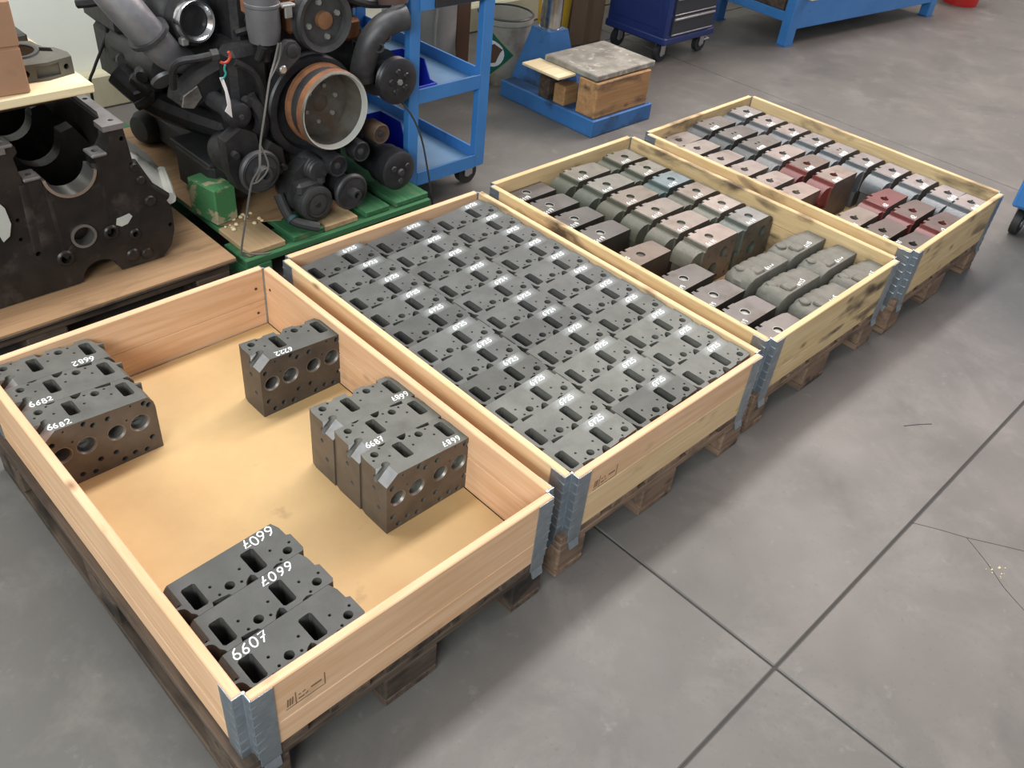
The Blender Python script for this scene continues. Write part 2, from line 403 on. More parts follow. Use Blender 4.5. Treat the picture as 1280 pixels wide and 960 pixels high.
def pale_patch_iron():  # top iron with a paler, noise-broken patch around the number
    m = M['iron_top'].copy(); m.name = 'iron_top_pale_patch'; N = m.node_tree.nodes; L = m.node_tree.links
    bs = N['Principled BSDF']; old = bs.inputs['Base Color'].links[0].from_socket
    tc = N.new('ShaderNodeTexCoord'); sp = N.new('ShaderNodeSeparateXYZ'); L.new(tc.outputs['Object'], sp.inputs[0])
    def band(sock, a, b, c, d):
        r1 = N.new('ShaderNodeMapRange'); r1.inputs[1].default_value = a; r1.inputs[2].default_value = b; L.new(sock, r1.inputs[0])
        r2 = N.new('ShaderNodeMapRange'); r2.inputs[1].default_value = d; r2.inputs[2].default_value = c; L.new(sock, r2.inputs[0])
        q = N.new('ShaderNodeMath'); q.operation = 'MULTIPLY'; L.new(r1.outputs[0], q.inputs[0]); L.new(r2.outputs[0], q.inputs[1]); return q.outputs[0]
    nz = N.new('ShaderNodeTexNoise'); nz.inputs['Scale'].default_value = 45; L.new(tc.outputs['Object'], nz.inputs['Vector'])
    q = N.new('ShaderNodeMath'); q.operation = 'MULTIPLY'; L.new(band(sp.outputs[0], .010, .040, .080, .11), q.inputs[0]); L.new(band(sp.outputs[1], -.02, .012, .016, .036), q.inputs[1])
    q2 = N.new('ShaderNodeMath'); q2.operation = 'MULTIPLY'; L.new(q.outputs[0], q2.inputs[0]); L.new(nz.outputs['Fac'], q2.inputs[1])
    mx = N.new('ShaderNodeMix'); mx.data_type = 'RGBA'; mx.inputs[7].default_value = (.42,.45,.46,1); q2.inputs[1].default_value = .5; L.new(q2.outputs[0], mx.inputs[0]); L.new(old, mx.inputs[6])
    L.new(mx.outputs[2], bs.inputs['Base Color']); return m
M['iron_top_pale_patch'] = pale_patch_iron()

# ------------------------------------------------------------------ the setting
floor = structure(obj('floor', MB().box(-8,-7,-0.06,16,12,-0.0045).mesh('floor', M['joint'])))
XS = [-8, -5.575, -2.26, 1.055, 4.37, 7.685, 11.0, 16]
YS = [-7, -3.80, -0.512, 2.78, 6.07, 9.3, 12]
for i in range(len(XS)-1):
    for j in range(len(YS)-1):
        g = 0.0030
        part('slab', MB().cbox(XS[i]+g, YS[j]+g, -0.02, XS[i+1]-g, YS[j+1]-g, 0.0, 0.003), M['floor'], floor)
for k, pts in enumerate(([(1.765,-.515),(1.80,-.575),(1.834,-.642),(1.87,-.70),(1.93,-.80),(1.99,-.92)],[(1.834,-.642),(1.80,-.70),(1.765,-.75),(1.735,-.79),(1.69,-.88)],[(2.15,-.30),(2.20,-.33),(2.235,-.355)])):
    part('crack', MB().tube([(x, y, -.0006) for x, y in pts], .0014 if k < 2 else .002, 6, sub=3), M['joint'], floor)
b = MB()
for k in range(14):
    x = 1.79+random.uniform(-.03,.03); y = -.75+random.uniform(-.02,.03); q = random.uniform(.001,.003)
    b.lathe((x,y,0),(0,0,1),[(0,q),(q,q*.6)],5)
fl = part('grit', b, M['board_pale'], floor); fl['kind'] = 'stuff'
wall = structure(obj('wall_left', MB().box(-6,3.37,-0.01,14,3.5,2.8).mesh('wall_left', M['wall'])))
shade_slab = structure(obj('unseen_shade_slab', MB().cbox(1.35,2.02,2.70,14,2.75,2.86,.01).mesh('unseen_shade_slab', M['wall'])))  # unseen slab added overhead to shade the area behind the crates
kerb = structure(obj('baseboard_left', MB().cbox(-6,3.29,0,14,3.37,0.158,0.01).mesh('baseboard_left', M['kerb'])))

# ------------------------------------------------------------------ pallets and collars
_plank = {}
def plank(name, L, W, T, m, parent, loc, rotz=0, rot=None, c=0.003):
    k = (round(L,4), round(W,4), round(T,4), m.name)
    if k not in _plank:
        _plank[k] = MB().cbox(-L/2,-W/2,-T/2,L/2,W/2,T/2,c).mesh(name, m)
    return obj(name, _plank[k], parent, loc, rot or (0,0,rotz))

def pallet(label, x, y, mw, rotz=0, group='pallets under the crates', ends=None):
    t = thing('pallet', label, 'pallet', (x, y, 0), rotz, group)
    xs = [0.0725, 0.2425, 0.4, 0.5575, 0.7275]; ws = [0.145, 0.10, 0.145, 0.10, 0.145]
    for i, (a, b) in enumerate(zip(xs, ws)):
        plank('deck_board', 1.2, b, 0.022, mw if not ends else ends[i], t, (a, 0.6, 0.133), PI/2)
    for yy in (0.0725, 0.6, 1.1275):
        plank('cross_board', 0.8, 0.145, 0.022, mw, t, (0.4, yy, 0.111))
        for a, b in ((0.05,0.10),(0.4,0.145),(0.75,0.10)):
            plank('block', b, 0.145, 0.078, mw, t, (a, yy, 0.061), c=0.005)
    for a, b in ((0.05,0.10),(0.4,0.145),(0.75,0.10)):
        plank('bottom_board', 1.2, b, 0.022, mw, t, (a, 0.6, 0.011), PI/2)
    return t

def leaf_mesh():
    """hinge leaf: flat on the outer board face (along +X, outside at y=0), wrapped round the board end to the pin"""
    b = MB()
    t = 0.0022
    b.cbox(0.022, -t, -0.030, 0.066, 0, 0.192, 0.0008)       # on the face
    b.cbox(0.0195, -t, 0.0, 0.0225, 0.022, 0.194, 0.0008)      # round the end
    for k in range(6):                                          # pressed ribs over the corner
        z = 0.022 + k*0.029
        b.add([(0.019,-t-0.0002,z),(0.050,-t-0.0002,z+.006),(0.036,-t-0.0016,z+0.006),(0.019,-t-0.0020,z+0.003),(0.019,-t-0.0002,z+0.007),(0.050,-t-0.0002,z+0.009)],
              [(0,1,2,3),(3,2,5,4),(0,3,4),(1,5,2)])
        b.add([(0.0195,-t,z),(0.0195,0.016,z),(0.0178,0.011,z+0.003),(0.0176,-t-0.001,z+0.003),(0.0195,-t,z+0.007),(0.0195,0.016,z+0.007)],
              [(0,1,2,3),(3,2,5,4),(0,3,4),(1,5,2)])
    b.add([(0.026,-t,-0.030),(0.062,-t,-0.030),(0.060,-t-0.007,-0.052),(0.028,-t-0.007,-0.052),
           (0.026,0.0,-0.030),(0.062,0.0,-0.030),(0.060,-0.005,-0.052),(0.028,-0.005,-0.052)],
          [(0,1,2,3),(4,7,6,5),(0,3,7,4),(1,5,6,2),(3,2,6,7)])   # foot over the pallet edge
    return b.mesh('hinge_leaf', M['galv'])
def leaf_mirror(me):
    m2 = me.copy()
    for v in m2.vertices: v.co = (v.co.y, v.co.x, v.co.z)
    m2.flip_normals(); return m2
LEAF = leaf_mesh(); LEAF2 = leaf_mirror(LEAF)
PIN = MB().cyl((0.0205,0.0205,0.0),(0.0205,0.0205,0.196),0.0035,n=10).mesh('hinge_pin', M['galv'])
NAIL = MB().lathe((0,0,0),(0,0,1),[(0,0.0045),(0.0012,0.0040)],8).mesh('nail_head', M['nail'])

def collar(label, x, y, rotz, mats, splits, stamp):
    """timber collar 1.2 x 0.8 x 0.195 on the pallet; local origin is the near corner"""
    t = thing('pallet_collar', label, 'crate', (x, y, 0.1445), rotz, 'pallet collars round the castings')
    H = 0.195; T = 0.02
    sides = {'front': (0.756, (0.4, 0.01), 0), 'back': (0.756, (0.4, 1.19), 0), 'left': (1.156, (0.01, 0.6), PI/2), 'right': (1.156, (0.79, 0.6), PI/2)}
    for k, (L, (cx, cy), rz) in sides.items():
        h1 = H*splits[k]; m1, m2 = mats[k]
        plank('side_board', L, T, h1-0.0006, m1, t, (cx, cy, h1/2), rz, c=0.0022)
        plank('side_board', L, T, H-h1-0.0006, m2, t, (cx, cy, h1+(H-h1)/2), rz, c=0.0022)
    for (hx, hy, rz) in ((0,0,0),(0.8,0,PI/2),(0.8,1.2,PI),(0,1.2,-PI/2)):
        h = obj('corner_hinge', PIN, t, (hx, hy, 0), (0,0,rz))
        obj('hinge_leaf', LEAF, h); obj('hinge_leaf', LEAF2, h)
    # bolts seen on the inner faces near the corners
    for (px, py, pz, rot) in ((0.779,0.05,0.135,(0,-PI/2,0)),(0.779,1.15,0.135,(0,-PI/2,0)),(0.05,1.179,0.135,(PI/2,0,0)),(0.75,1.179,0.135,(PI/2,0,0)),
                              (0.779,0.05,0.05,(0,-PI/2,0)),(0.75,1.179,0.05,(PI/2,0,0))):
        obj('bolt_head', NAIL, t, (px, py, pz), rot)
    if stamp:      # burnt-in pallet mark: frame, divider and illegible dashes
        b = MB(); y0 = -0.0006
        def ln(x0, z0, x1, z1, wd=0.0010):
            d = Vector((x1-x0, 0, z1-z0)); n = Vector((-d.z, 0, d.x)).normalized()*wd
            p = Vector((x0, y0, z0)); q = Vector((x1, y0, z1))
            k = Vector((0, 0.0008, 0))
            b.add([p-n, q-n, q+n, p+n, p-n+k, q-n+k, q+n+k, p+n+k], [(0,1,2,3),(0,4,5,1),(1,5,6,2),(2,6,7,3),(3,7,4,0)])
        sx, sz = stamp
        ln(sx, sz, sx+0.085, sz); ln(sx+0.085, sz, sx+0.085, sz+0.036); ln(sx+0.022, sz, sx+0.022, sz+0.036)
        for a in range(3): ln(sx+0.004+a*0.005, sz+0.006, sx+0.006+a*0.005, sz+0.028, 0.0014)
        ln(sx+0.028, sz+0.010, sx+0.040, sz+0.010, 0.0020); ln(sx+0.043, sz+0.010, sx+0.048, sz+0.014, 0.0014)
        ln(sx+0.028, sz+0.022, sx+0.033, sz+0.022, 0.0014); ln(sx+0.037, sz+0.022, sx+0.043, sz+0.024, 0.0016)
        ln(sx+0.055, sz+0.020, sx+0.078, sz+0.020, 0.0024)
        part('burnt_stamp', b, M['ink'], t)
    return t

P1, P2, P3 = M['pine_pink'], M['pine_pale'], M['pine_yellow']
BX = [(0.0, 0.0, 0.0), (0.8457, 0.0049, -0.283), (1.7004, 0.0144, -0.19), (2.5766, -0.0030, 0.278)]
plab = ['dark weathered pallet under the nearest half-empty crate', 'brown pallet under the packed crate of 6725 heads',
        'rough brown pallet under the third crate along', 'brown pallet under the farthest crate, on the right']
for i, (x, y, a) in enumerate(BX):
    pallet(plab[i], x-(.016 if i == 0 else 0), y, M['pallet_dark'] if i == 0 else M['pallet_brown'], math.radians(a))
U = {'front':1.0,'back':1.0,'left':1.0,'right':1.0}
collar('pinkish new pine crate with a tan floor, nearest the camera', *BX[0][:2], 0,
       {k:(P1,P1) for k in U}, {'front':0.36,'back':0.45,'left':0.30,'right':0.55}, (0.085, 0.095))
collar('pine crate packed full with three columns of grey heads', *BX[1][:2], math.radians(BX[1][2]),
       {'front':(P2,P1),'back':(P1,P1),'left':(P2,P2),'right':(P2,P2)}, {'front':0.55,'back':0.5,'left':0.5,'right':0.45}, (0.085, 0.112))
collar('grimy pale pine crate, third along, holding two kinds of heads', *BX[2][:2], math.radians(BX[2][2]),
       {k:(P3,P3) for k in U}, {'front':0.32,'back':0.45,'left':0.5,'right':0.6}, None)
collar('yellowish pine crate farthest right, with some red painted heads', *BX[3][:2], math.radians(BX[3][2]),
       {k:(P3,P3) for k in U}, {'front':0.30,'back':0.5,'left':0.5,'right':0.45}, None)
flo = ['tan fibreboard sheet on the floor of the nearest crate', 'fibreboard sheet under the packed 6725 heads',
       'tan fibreboard sheet on the floor of the third crate', 'tan fibreboard sheet on the floor of the farthest crate']
ym = bpy.data.objects['pallet_collar.001']
part('yellow_mark', MB().lathe((.725,-.0006,.028),(0,1,0),[(0,.006),(.0006,.0065)],12), M['yellow'], ym)
for i, (x, y, a) in enumerate(BX):
    o = obj('floor_sheet', MB().cbox(0.024,0.024,0.1445,0.776,1.176,0.1495,0.001).mesh('floor_sheet', M['hardboard']), None, (x,y,0), (0,0,math.radians(a)))
    tag(o, flo[i], 'board', 'floor sheets in the crates')

# ------------------------------------------------------------------ painted-on numbers
def arc(cx, cy, rx, ry, a0, a1, n=8):
    return [(cx+rx*math.cos(math.radians(a0+(a1-a0)*k/n)), cy+ry*math.sin(math.radians(a0+(a1-a0)*k/n))) for k in range(n+1)]
DIG = {
 '0': [arc(.3,.5,.27,.48,90,450,14)],
 '1': [[(.15,.75),(.35,1),(.35,0)]],
 '2': [arc(.3,.72,.25,.27,160,-40,8)+[(.05,.02),(.6,.05)]],
 '3': [arc(.28,.74,.25,.24,150,-80,8)+arc(.28,.26,.28,.26,80,-150,8)],
 '4': [[(.42,0),(.42,1),(.02,.35),(.6,.35)]],
 '5': [[(.55,1),(.15,.98),(.10,.58)]+arc(.28,.32,.27,.30,110,-150,9)],
 '6': [[(.5,1),(.25,.8)]+arc(.3,.28,.25,.27,150,-200,12)],
 '7': [[(.05,.95),(.58,1),(.22,0)],[(.15,.5),(.5,.55)]],
 '8': [arc(.3,.74,.21,.24,-90,270,10),arc(.3,.25,.27,.26,90,450,10)],
 '9': [arc(.3,.7,.25,.27,0,360,10)+[(.5,.4),(.38,0)]],
}
_num = {}
def number_mesh(txt, h, th, seed=0):
    k = (txt, h, th, seed)
    if k in _num: return _num[k]
    rnd = random.Random(seed*31+sum(map(ord, txt)))
    b = MB(); W = 0.62*h; adv = 0.80*h
    x0 = -(adv*(len(txt)-1)+W)/2
    for i, ch in enumerate(txt):
        dy = rnd.uniform(-.08,.08)*h; sl = rnd.uniform(-.05,.15); sc = rnd.uniform(.88,1.1)
        for st in DIG[ch]:
            pts = [Vector((x0+i*adv+(px*sc+sl*py)*h, (py*sc-.5)*h+dy, 0)) for px, py in st]
            closed = (pts[0]-pts[-1]).length < 1e-5
            n = len(pts); vs = []; fs = []
            for q, p in enumerate(pts):
                d = (pts[min(q+1,n-1)]-pts[max(q-1,0)])
                if closed and q in (0, n-1): d = pts[1]-pts[-2]
                d.normalize(); nn = Vector((-d.y, d.x, 0))*th*0.5
                ext = d*(-th*.4 if q == 0 and not closed else (th*.4 if q == n-1 and not closed else 0))
                vs += [p+ext-nn, p+ext+nn, p+ext+nn+Vector((0,0,.0006)), p+ext-nn+Vector((0,0,.0006))]
            for q in range(n-1):
                a = q*4; c = a+4
                fs += [(a+3,c+3,c+2,a+2),(a,a+3,a+2,a+1) if q == 0 else (a,c,c+3,a+3),(a,c,c+3,a+3),(a+1,a+2,c+2,c+1)]
            fs.append(((n-1)*4,(n-1)*4+1,(n-1)*4+2,(n-1)*4+3))
            seen = set(); fs = [f for f in fs if not (f in seen or seen.add(f))]
            b.add(vs, fs)
    me = b.mesh('number_marking', M['paint_white'])
    _num[k] = me
    return me

# ------------------------------------------------------------------ the long flat heads (two rectangular ports on top)
HL, HW = 0.262, 0.102
def ztop(u, L=HL): return 0.181 - 0.016*u/L
def head_a(valves, L=HL, style='v'):
    k = L/HL
    e_ = .003 if style != 'v' else 0
    b = MB()
    O = [(0,0),(L,0),(L,HW*.62),(L-.004,HW),(0.004,HW),(0.0,HW*.8)] if style != 'q' else [(.016,0),(L,0),(L,HW*.62),(L-.004,HW),(0.004,HW),(0.0,HW*.94),(0,.050),(.008,.046),(.009,.020)]
    n = len(O)
    b.add([(x,y,0) for x,y in O]+[(x,y,ztop(x/k)) for x,y in O], [tuple(range(n))[::-1], tuple(range(n,2*n))]+[(i,(i+1)%n,n+(i+1)%n,n+i) for i in range(n)])
    base = b.mesh('casting', [M['iron_top'], M['iron_side'], M['iron_cast'], M['chamfer']])
    c = MB()
    zt = 0.2
    def slot(u0, u1, w0, w1, z0):
        r = 0.004; u0 *= k; u1 *= k
        P = [(u0+r,w0),(u1-r,w0),(u1,w0+r),(u1,w1-r),(u1-r,w1),(u0+r,w1),(u0,w1-r),(u0,w0+r)]
        c.prism(P, 'z', z0, zt, 2)
    slot(.078-e_*.4,.105+e_*.4,.031-e_,.086+e_,.085); slot(.206-e_*.4,.233+e_*.4,.031-e_,.086+e_,.085)
    def hole(u, w_, r, dep, n=12): c.cyl((u*k,w_,ztop(u)-dep),(u*k,w_,zt),r,n=n,mi=2)
    hole(.028,.082,.0098,.05,16); hole(.157,.080,.0102,.05,16)
    for u, w_ in ((.014,.066),(.050,.093),(.135,.087),(.182,.086),(.054,.059),(.123,.058),(.187,.058),(.252,.056)):
        hole(u, w_, .0034, .03, 8)
    # reliefs between the bosses along the back edge, and at the far end
    for P in ([(.050,.107),(.053,.0985),(.062,.096),(.072,.099),(.076,.107)],
              [(.107,.107),(.1085,.090),(.114,.0845),(.122,.088),(.129,.094),(.137,.107)],
              [(.162,.107),(.168,.0965),(.185,.093),(.201,.0915),(.206,.107)],
              [(.2340,.110),(.2360,.096),(.2425,.088),(.2440,.078),(.2470,.071),(.2530,.0665),(.268,.0640),(.275,.110)]):
        c.prism([(u*k,w_) for u,w_ in P], 'z', 0.118 if style != 'p' or P[0][0] < .2 else .140, zt, 2)
    # cast shoulder at the far end, lower than the machined face
    c.prism([(L-.017*k,.21),(L-.016*k,.166),(L-.011*k,.161),(L-.003*k,.148),(L+.0005,.130),(L+.03,.128),(L+.03,.21)], 'y', -.02, .060, 2)
    # angled machined corner with a rounded end
    if valves:
        c.prism([(-.02,.128),(.0005,.152),(.032,ztop(.032)+.0005),(.040,.21),(-.02,.21)], 'y', -.02, .040, 3)
        c.cyl((-.008,.041,.144),(.036,.041,.1865),.0085,n=12,mi=2)
    elif style == 'p':
        c.prism([(-.02,.1735),(.0005,.1735),(.008,ztop(.008)+.0005),(.012,.21),(-.02,.21)], 'y', -.02, .030, 2)
    # end-face threaded holes
    c.cyl((-.01,.047,.118),(.02,.047,.118),.0065,n=10,mi=2); c.cyl((-.01,.030,.066),(.02,.030,.066),.0065,n=10,mi=2)
    if valves:
        for u, r in ((.032,.0200),(.088,.0220),(.160,.0200),(.218,.0220)):
            c.lathe((u*k,-.01,.101),(0,1,0),[(0,r+.003),(.016,r+.003),(.0165,r),(.045,r-.003)],20,2)
        for u, z in ((.018,.046),(.035,.014),(.062,.022),(.092,.014),(.110,.044),(.148,.044),(.164,.012),(.192,.018),(.221,.012),(.240,.043),
                     (.016,.140),(.094,.164),(.113,.150),(.148,.151),(.236,.153),(.2475,.143)):
            c.cyl((u*k,-.01,z),(u*k,.03,z),.0073,n=12,mi=2)
        for u, z in ((.060,.128),(.047,.166),(.189,.124),(.205,.160)):
            c.cyl((u*k,-.01,z),(u*k,.02,z),.0032,n=8,mi=2)
    cut = c.mesh('cut', [M['iron_top'], M['iron_side'], M['iron_cast'], M['chamfer']])
    me = boolean_cut(base, cut)
    for p in me.polygons:
        if p.material_index == 0:
            nn = p.normal
            p.material_index = 0 if nn.z > 0.8 else 1
    return me
HEAD_V = head_a(True); HEAD_V.name = 'casting'
HEAD_Q = head_a(False, HL, 'q'); HEAD_Q.name = 'casting'
HEAD_P = head_a(False, 0.25, 'p'); HEAD_P.name = 'casting'; HEAD_P.materials[0] = M['iron_top_pale_patch']
SEATS = []
for u, r in ((.032,.0200),(.088,.0220),(.160,.0200),(.218,.0220)):
    SEATS.append(MB().ring((u,-.0004,.101),(0,1,0),[(0,r+.0028),(0,r+.0016),(.0058,r-.0012),(.0062,r+.0028)],22).mesh('valve_seat', M['seat']))

M['boss_lit'] = mat('end_boss_lit_tone', (0.20,0.215,0.22), (0.27,0.285,0.29), scale=40, rough=0.45, metal=0.2)  # iron lightened in colour so the end lumps look lit from above
BOSS = MB().cbox(.2265,.076,.1385,.2430,.0990,.1535,.004).cbox(.2365,.064,.1385,.2490,.0800,.1470,.003).mesh('end_boss', M['boss_lit'])

def long_head(x, y, z, flip, label, group, txt, upos, upright, tint, seats=False, me=None, L=HL, h=0.0168, th=0.0028, seed=0, yaw=0):
    """flip: turned half round, so (x,y) is still the low corner of its footprint"""
    rz = (PI if flip else 0) + yaw
    ox, oy = (x+L, y+HW) if flip else (x, y)
    t = thing('cylinder_head', label, 'engine part', (ox, oy, z), rz, group)
    b = obj('casting', me or HEAD_V, t); b.color = (*tint, 1)
    if L < HL: obj('end_boss', BOSS, t)
    if seats:
        for sm in SEATS: obj('valve_seat', sm, t)
    if txt:
        u, w_ = upos
        k = L/HL
        nm = obj('number_marking', number_mesh(txt, h, th, seed), t, (u*k, w_, ztop(u)+.0001))
        rot = Matrix.Rotation(math.atan2(.016, L), 3, 'Y') @ Matrix.Rotation(0 if upright else PI, 3, 'Z')
        nm.rotation_euler = rot.to_euler()
    return t

Z0 = 0.1495
G1 = 'cylinder heads standing in the nearest crate'
# three by the right side
for i, (txt, u, up, lab) in enumerate((('6687', .235, False, 'front grey head of the block of three by the right side, marked 6687 upside down'),
                                   ('6687', .085, True, 'middle grey head of the block of three, 6687 written upright near its left end'),
                                   ('6687', .232, False, 'rear grey head of the block of three, 6687 upside down at its right end'))):
    u2 = (.204, .054, .212)[i]
    long_head(.533, .280+i*.1022, Z0, False, lab, G1, txt, (u2, .0145), up, (1,1,.97), i == 0, seed=i)
long_head(.536, .808, Z0, False, 'single grey head standing alone near the back right corner of the crate', G1, '6222', (.082,.012), False, (.74,.74,.74), True, h=.016, seed=4)
for i, (txt, u, up, lab) in enumerate((('6682', .046, True, 'front grey head of the three at the left, valve face showing, 6682 upright'),
                                   ('6682', .048, True, 'middle grey head of the three at the left, 6682 upright'),
                                   ('6682', .192, False, 'rear grey head of the three at the left, against the back board, 6682 upside down'))):
    long_head(.0215, .870+i*.1025, Z0, False, lab, G1, txt, (u, .0145), up, (.96,.96,.96), i == 0, seed=7+i)
for i, (u, up, lab) in enumerate(((.200, True, 'front dark head of the three in the near corner, large 6607 readable upright'),
                                  (.075, False, 'middle dark head of the three in the near corner, 6607 upside down'),
                                  (.055, False, 'rear dark head of three in the near corner, 6607 upside down at right end'))):
    # turned half round: a number that reads upright to the camera is upside down on the casting
    long_head(.0225, .0225+i*.1027, Z0, True, lab, G1, '6607', (u, .0150), not up, (.60,.60,.62), False, HEAD_Q, h=.0225, th=.0030, seed=12+i)

G2 = 'heads packed in three columns in the second crate'
ordn = ['front', 'second', 'third', 'fourth', 'fifth', 'sixth', 'seventh', 'eighth', 'ninth', 'tenth', 'back']
rt = random.Random(3)
dark2 = {(0,6):.62, (0,4):.80, (1,5):.66, (2,0):1.0, (1,0):.60, (0,5):.78, (1,3):.9}
for c in range(3):
    for r in range(11):
        s = rt.uniform(.86, 1.0)
        if (c, r) in {(0,3),(0,6),(1,4),(1,0),(0,10),(1,10)}: s = .64
        if (c, r) in {(0,0),(0,1),(0,2),(2,0),(2,1),(2,2),(1,1),(1,2)}: s = 1.18
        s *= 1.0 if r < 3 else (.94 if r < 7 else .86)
        side = ('left', 'middle', 'right')[c]
        lab = f'{"dark" if s < .65 else "grey"} head marked 6725 in the packed crate, {side} column, {ordn[r]} one' + (' from the front' if 0 < r < 10 else '')
        txt = '6724' if (c, r) in {(1,6),(1,4)} else '6725'
        dx = rt.uniform(-.002,.002)
        x0 = BX[1][0] + .0225 + c*.2525 + dx
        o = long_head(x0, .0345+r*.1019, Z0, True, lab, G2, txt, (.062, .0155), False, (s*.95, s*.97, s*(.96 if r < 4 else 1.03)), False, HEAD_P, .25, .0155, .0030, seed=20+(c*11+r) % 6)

# ------------------------------------------------------------------ the short tall heads with a cast lip and one round hole
def finish(me, fn):
    for p in me.polygons:
        if p.material_index == 0: p.material_index = fn(p)
    return me
def head_c(lip=True, hole=True, keyed=False, H=0.17, L=0.24, W=0.098, valves=False, rnd=False):
    b = MB()
    if lip:
        right = [(L,H-.050),(L-.005,H-.028),(L-.016,H-.014),(L-.030,H-.005),(L-.046,H-.0015),(L-.048,H)] if rnd else [(L,H-.004),(L-.003,H)]
        prof = [(.022,0),(L,0),*right,(.064,H),(.060,H-.003),(.057,H-.016),(.050,H-.0175),(.044,H-.015),(.030,H-.020),(.016,H-.029),
                (.006,H-.040),(.0,H-.058),(.0,H-.078),(.006,H-.083),(.020,H-.085)]
    else:
        prof = [(0,0),(L,0),(L,H-.003),(L-.003,H),(.004,H),(0,H-.004)]
    b.prism(prof, 'y', 0, W, 0)
    base = b.mesh('casting', [M['mach'], M['iron_side'], M['iron_cast']], 50)
    c = MB(); zt = H+.03
    if hole:
        c.cyl((.130,.046,H-.007),(.130,.046,zt),.0155,n=18,mi=2)
        if keyed: c.cyl((.130,.046,H-.030),(.130,.046,H-.002),.0125,n=14,mi=2)
        if keyed: c.cyl((.150,.050,H-.03),(.150,.050,zt),.005,n=10,mi=2)
    else:
        for u in (.115,.137): c.cyl((u,.050,H-.02),(u,.050,zt),.006,n=10,mi=2)
    # back edge reliefs
    teeth = [(.058,.082),(.096,.118)] if lip else [(.030,.050),(.062,.082),(.092,.110)]
    for a, d in teeth:
        c.prism([(a,W+.02),(a+.003,W-.010),(d-.003,W-.012),(d,W+.02)], 'z', H-.06, zt, 2)
    # far half of the back edge falls away
    c.prism([(.135,W+.02),(.140,W-.003),(.18,W-.006),(L-.02,W-.010),(L+.01,W-.022),(L+.02,W+.02)], 'z', .02, zt, 2)
    if lip:   # notch at the front of the lip
        c.prism([(-.02,-.02),(.052,-.02),(.046,.006),(.030,.012),(-.02,.018)], 'z', H-.10, H-.010, 2)
    if valves:
        for u, z, r in ((.175,.115,.021),(.125,.062,.026)):
            c.cyl((u,-.01,z),(u,.035,z),r,n=20,mi=2)
        for u, z in ((.222,.140),(.205,.085),(.085,.125),(.065,.062),(.060,.018),(.165,.022),(.230,.045),(.215,.02),(.095,.012),(.120,.140)):
            c.cyl((u,-.01,z),(u,.02,z),.0068,n=10,mi=2)
    me = boolean_cut(base, c.mesh('cut', [M['mach'], M['iron_side'], M['iron_cast']]))
    def pick(p):
        n = p.normal; u = p.center.x
        if lip and (u < .0625 or rnd and u > L-.047 and abs(n.y) < .8): return 2
        if n.z > .9: return 0
        if n.y < -.8: return 1
        return 2
    return finish(me, pick)
HC_lip = head_c(True, True, valves=True)
HC_key = head_c(True, True, True)
HC_nohole = head_c(True, False)
HC_low = head_c(False, True)
HC_lowkey = head_c(False, True, True)
PLUG = MB().lathe((.130,.046,0),(0,0,1),[(0,.0152),(.0012,.0152),(.0016,.012)],18).mesh('core_plug', M['plug'])
RIM = MB().ring((.130,.046,0),(0,0,1),[(0,.0172),(.0008,.0172),(.0008,.0152),(0,.0152)],18).mesh('core_plug_rim', M['plug'])
def red_copy(me):
    m2 = me.copy(); m2.materials[2] = M['red_paint']; return m2
HC_red = red_copy(HC_key)
def recast(me, mk):
    m2 = me.copy(); m2.materials[2] = M[mk]; return m2
HC_lip3 = recast(HC_lip, 'cast_green'); HC_key4 = recast(HC_key, 'cast_blue'); HC_no4 = recast(HC_nohole, 'cast_blue')
HC_round3 = recast(head_c(True, True, valves=True, rnd=True), 'cast_green'); HC_round4 = recast(head_c(True, True, True, rnd=True), 'cast_blue'); HC_roundno4 = recast(head_c(True, False, rnd=True), 'cast_blue')

def short_head(x, y, z, me, label, group, txt, upos, tint, H=0.17, plug=False, h=.016, th=.0030, seed=0, rot=0.08, yaw=0.0, upright=True):
    t = thing('cylinder_head', label, 'engine part', (x, y, z), yaw, group)
    b = obj('casting', me, t); b.color = (*tint, 1)
    if plug:
        obj('core_plug', PLUG, t, (0,0,H-.0071)); obj('core_plug_rim', RIM, t, (0,0,H-.0002))
    if txt:
        obj('number_marking', number_mesh(txt, h, th, seed), t, (upos[0], upos[1], H+.0001), (0,0,rot + (0 if upright else PI)))
    return t

# third crate
G3 = 'heads in the third crate'
Hh = 0.170; Hl = 0.137
def head_h(me, H0, H1):     # the low ones are the same casting lying lower
    m2 = me.copy()
    for v in m2.vertices: v.co.z *= H1/H0
    return m2
HC_low3 = head_h(HC_low, .17, Hl); HC_low4 = head_h(HC_lowkey, .17, .145)
o11 = ['front', 'second', 'third', 'fourth', 'fifth', 'back']
tA = [(1.12,1.0,.95),(.92,.84,.79),(.82,.78,.73),(.70,.65,.58),(.66,.70,.66),(.62,.63,.56)]
tB = [(.85,.92,.95),(1.2,1.12,1.08),(.86,.79,.73),(.60,.80,.92),(.70,.72,.66),(.64,.64,.57)]
dA = ['pinkish bare-topped', 'brownish', 'grey-brown', 'brown', 'greenish', 'mossy green']
dB = ['blue-grey', 'bright bare-topped', 'brown', 'pale blue painted', 'green-grey', 'dull green']
for i in range(6):
    y = .478 + i*.1168
    short_head(1.972+random.uniform(-.003,.003), y, Z0, HC_lip3, f'{dA[i]} tall head in the third crate, inner left column, {o11[i]}', G3, '6119', (.098,.014), tA[i], seed=i)
    short_head(2.222+random.uniform(-.003,.003), y+.004, Z0, HC_round3, f'{dB[i]} tall head by the right board, third crate, {o11[i]}', G3, '6119', (.098,.014), tB[i], seed=i+3)
lowlab = ['front', 'second', 'third', 'back']
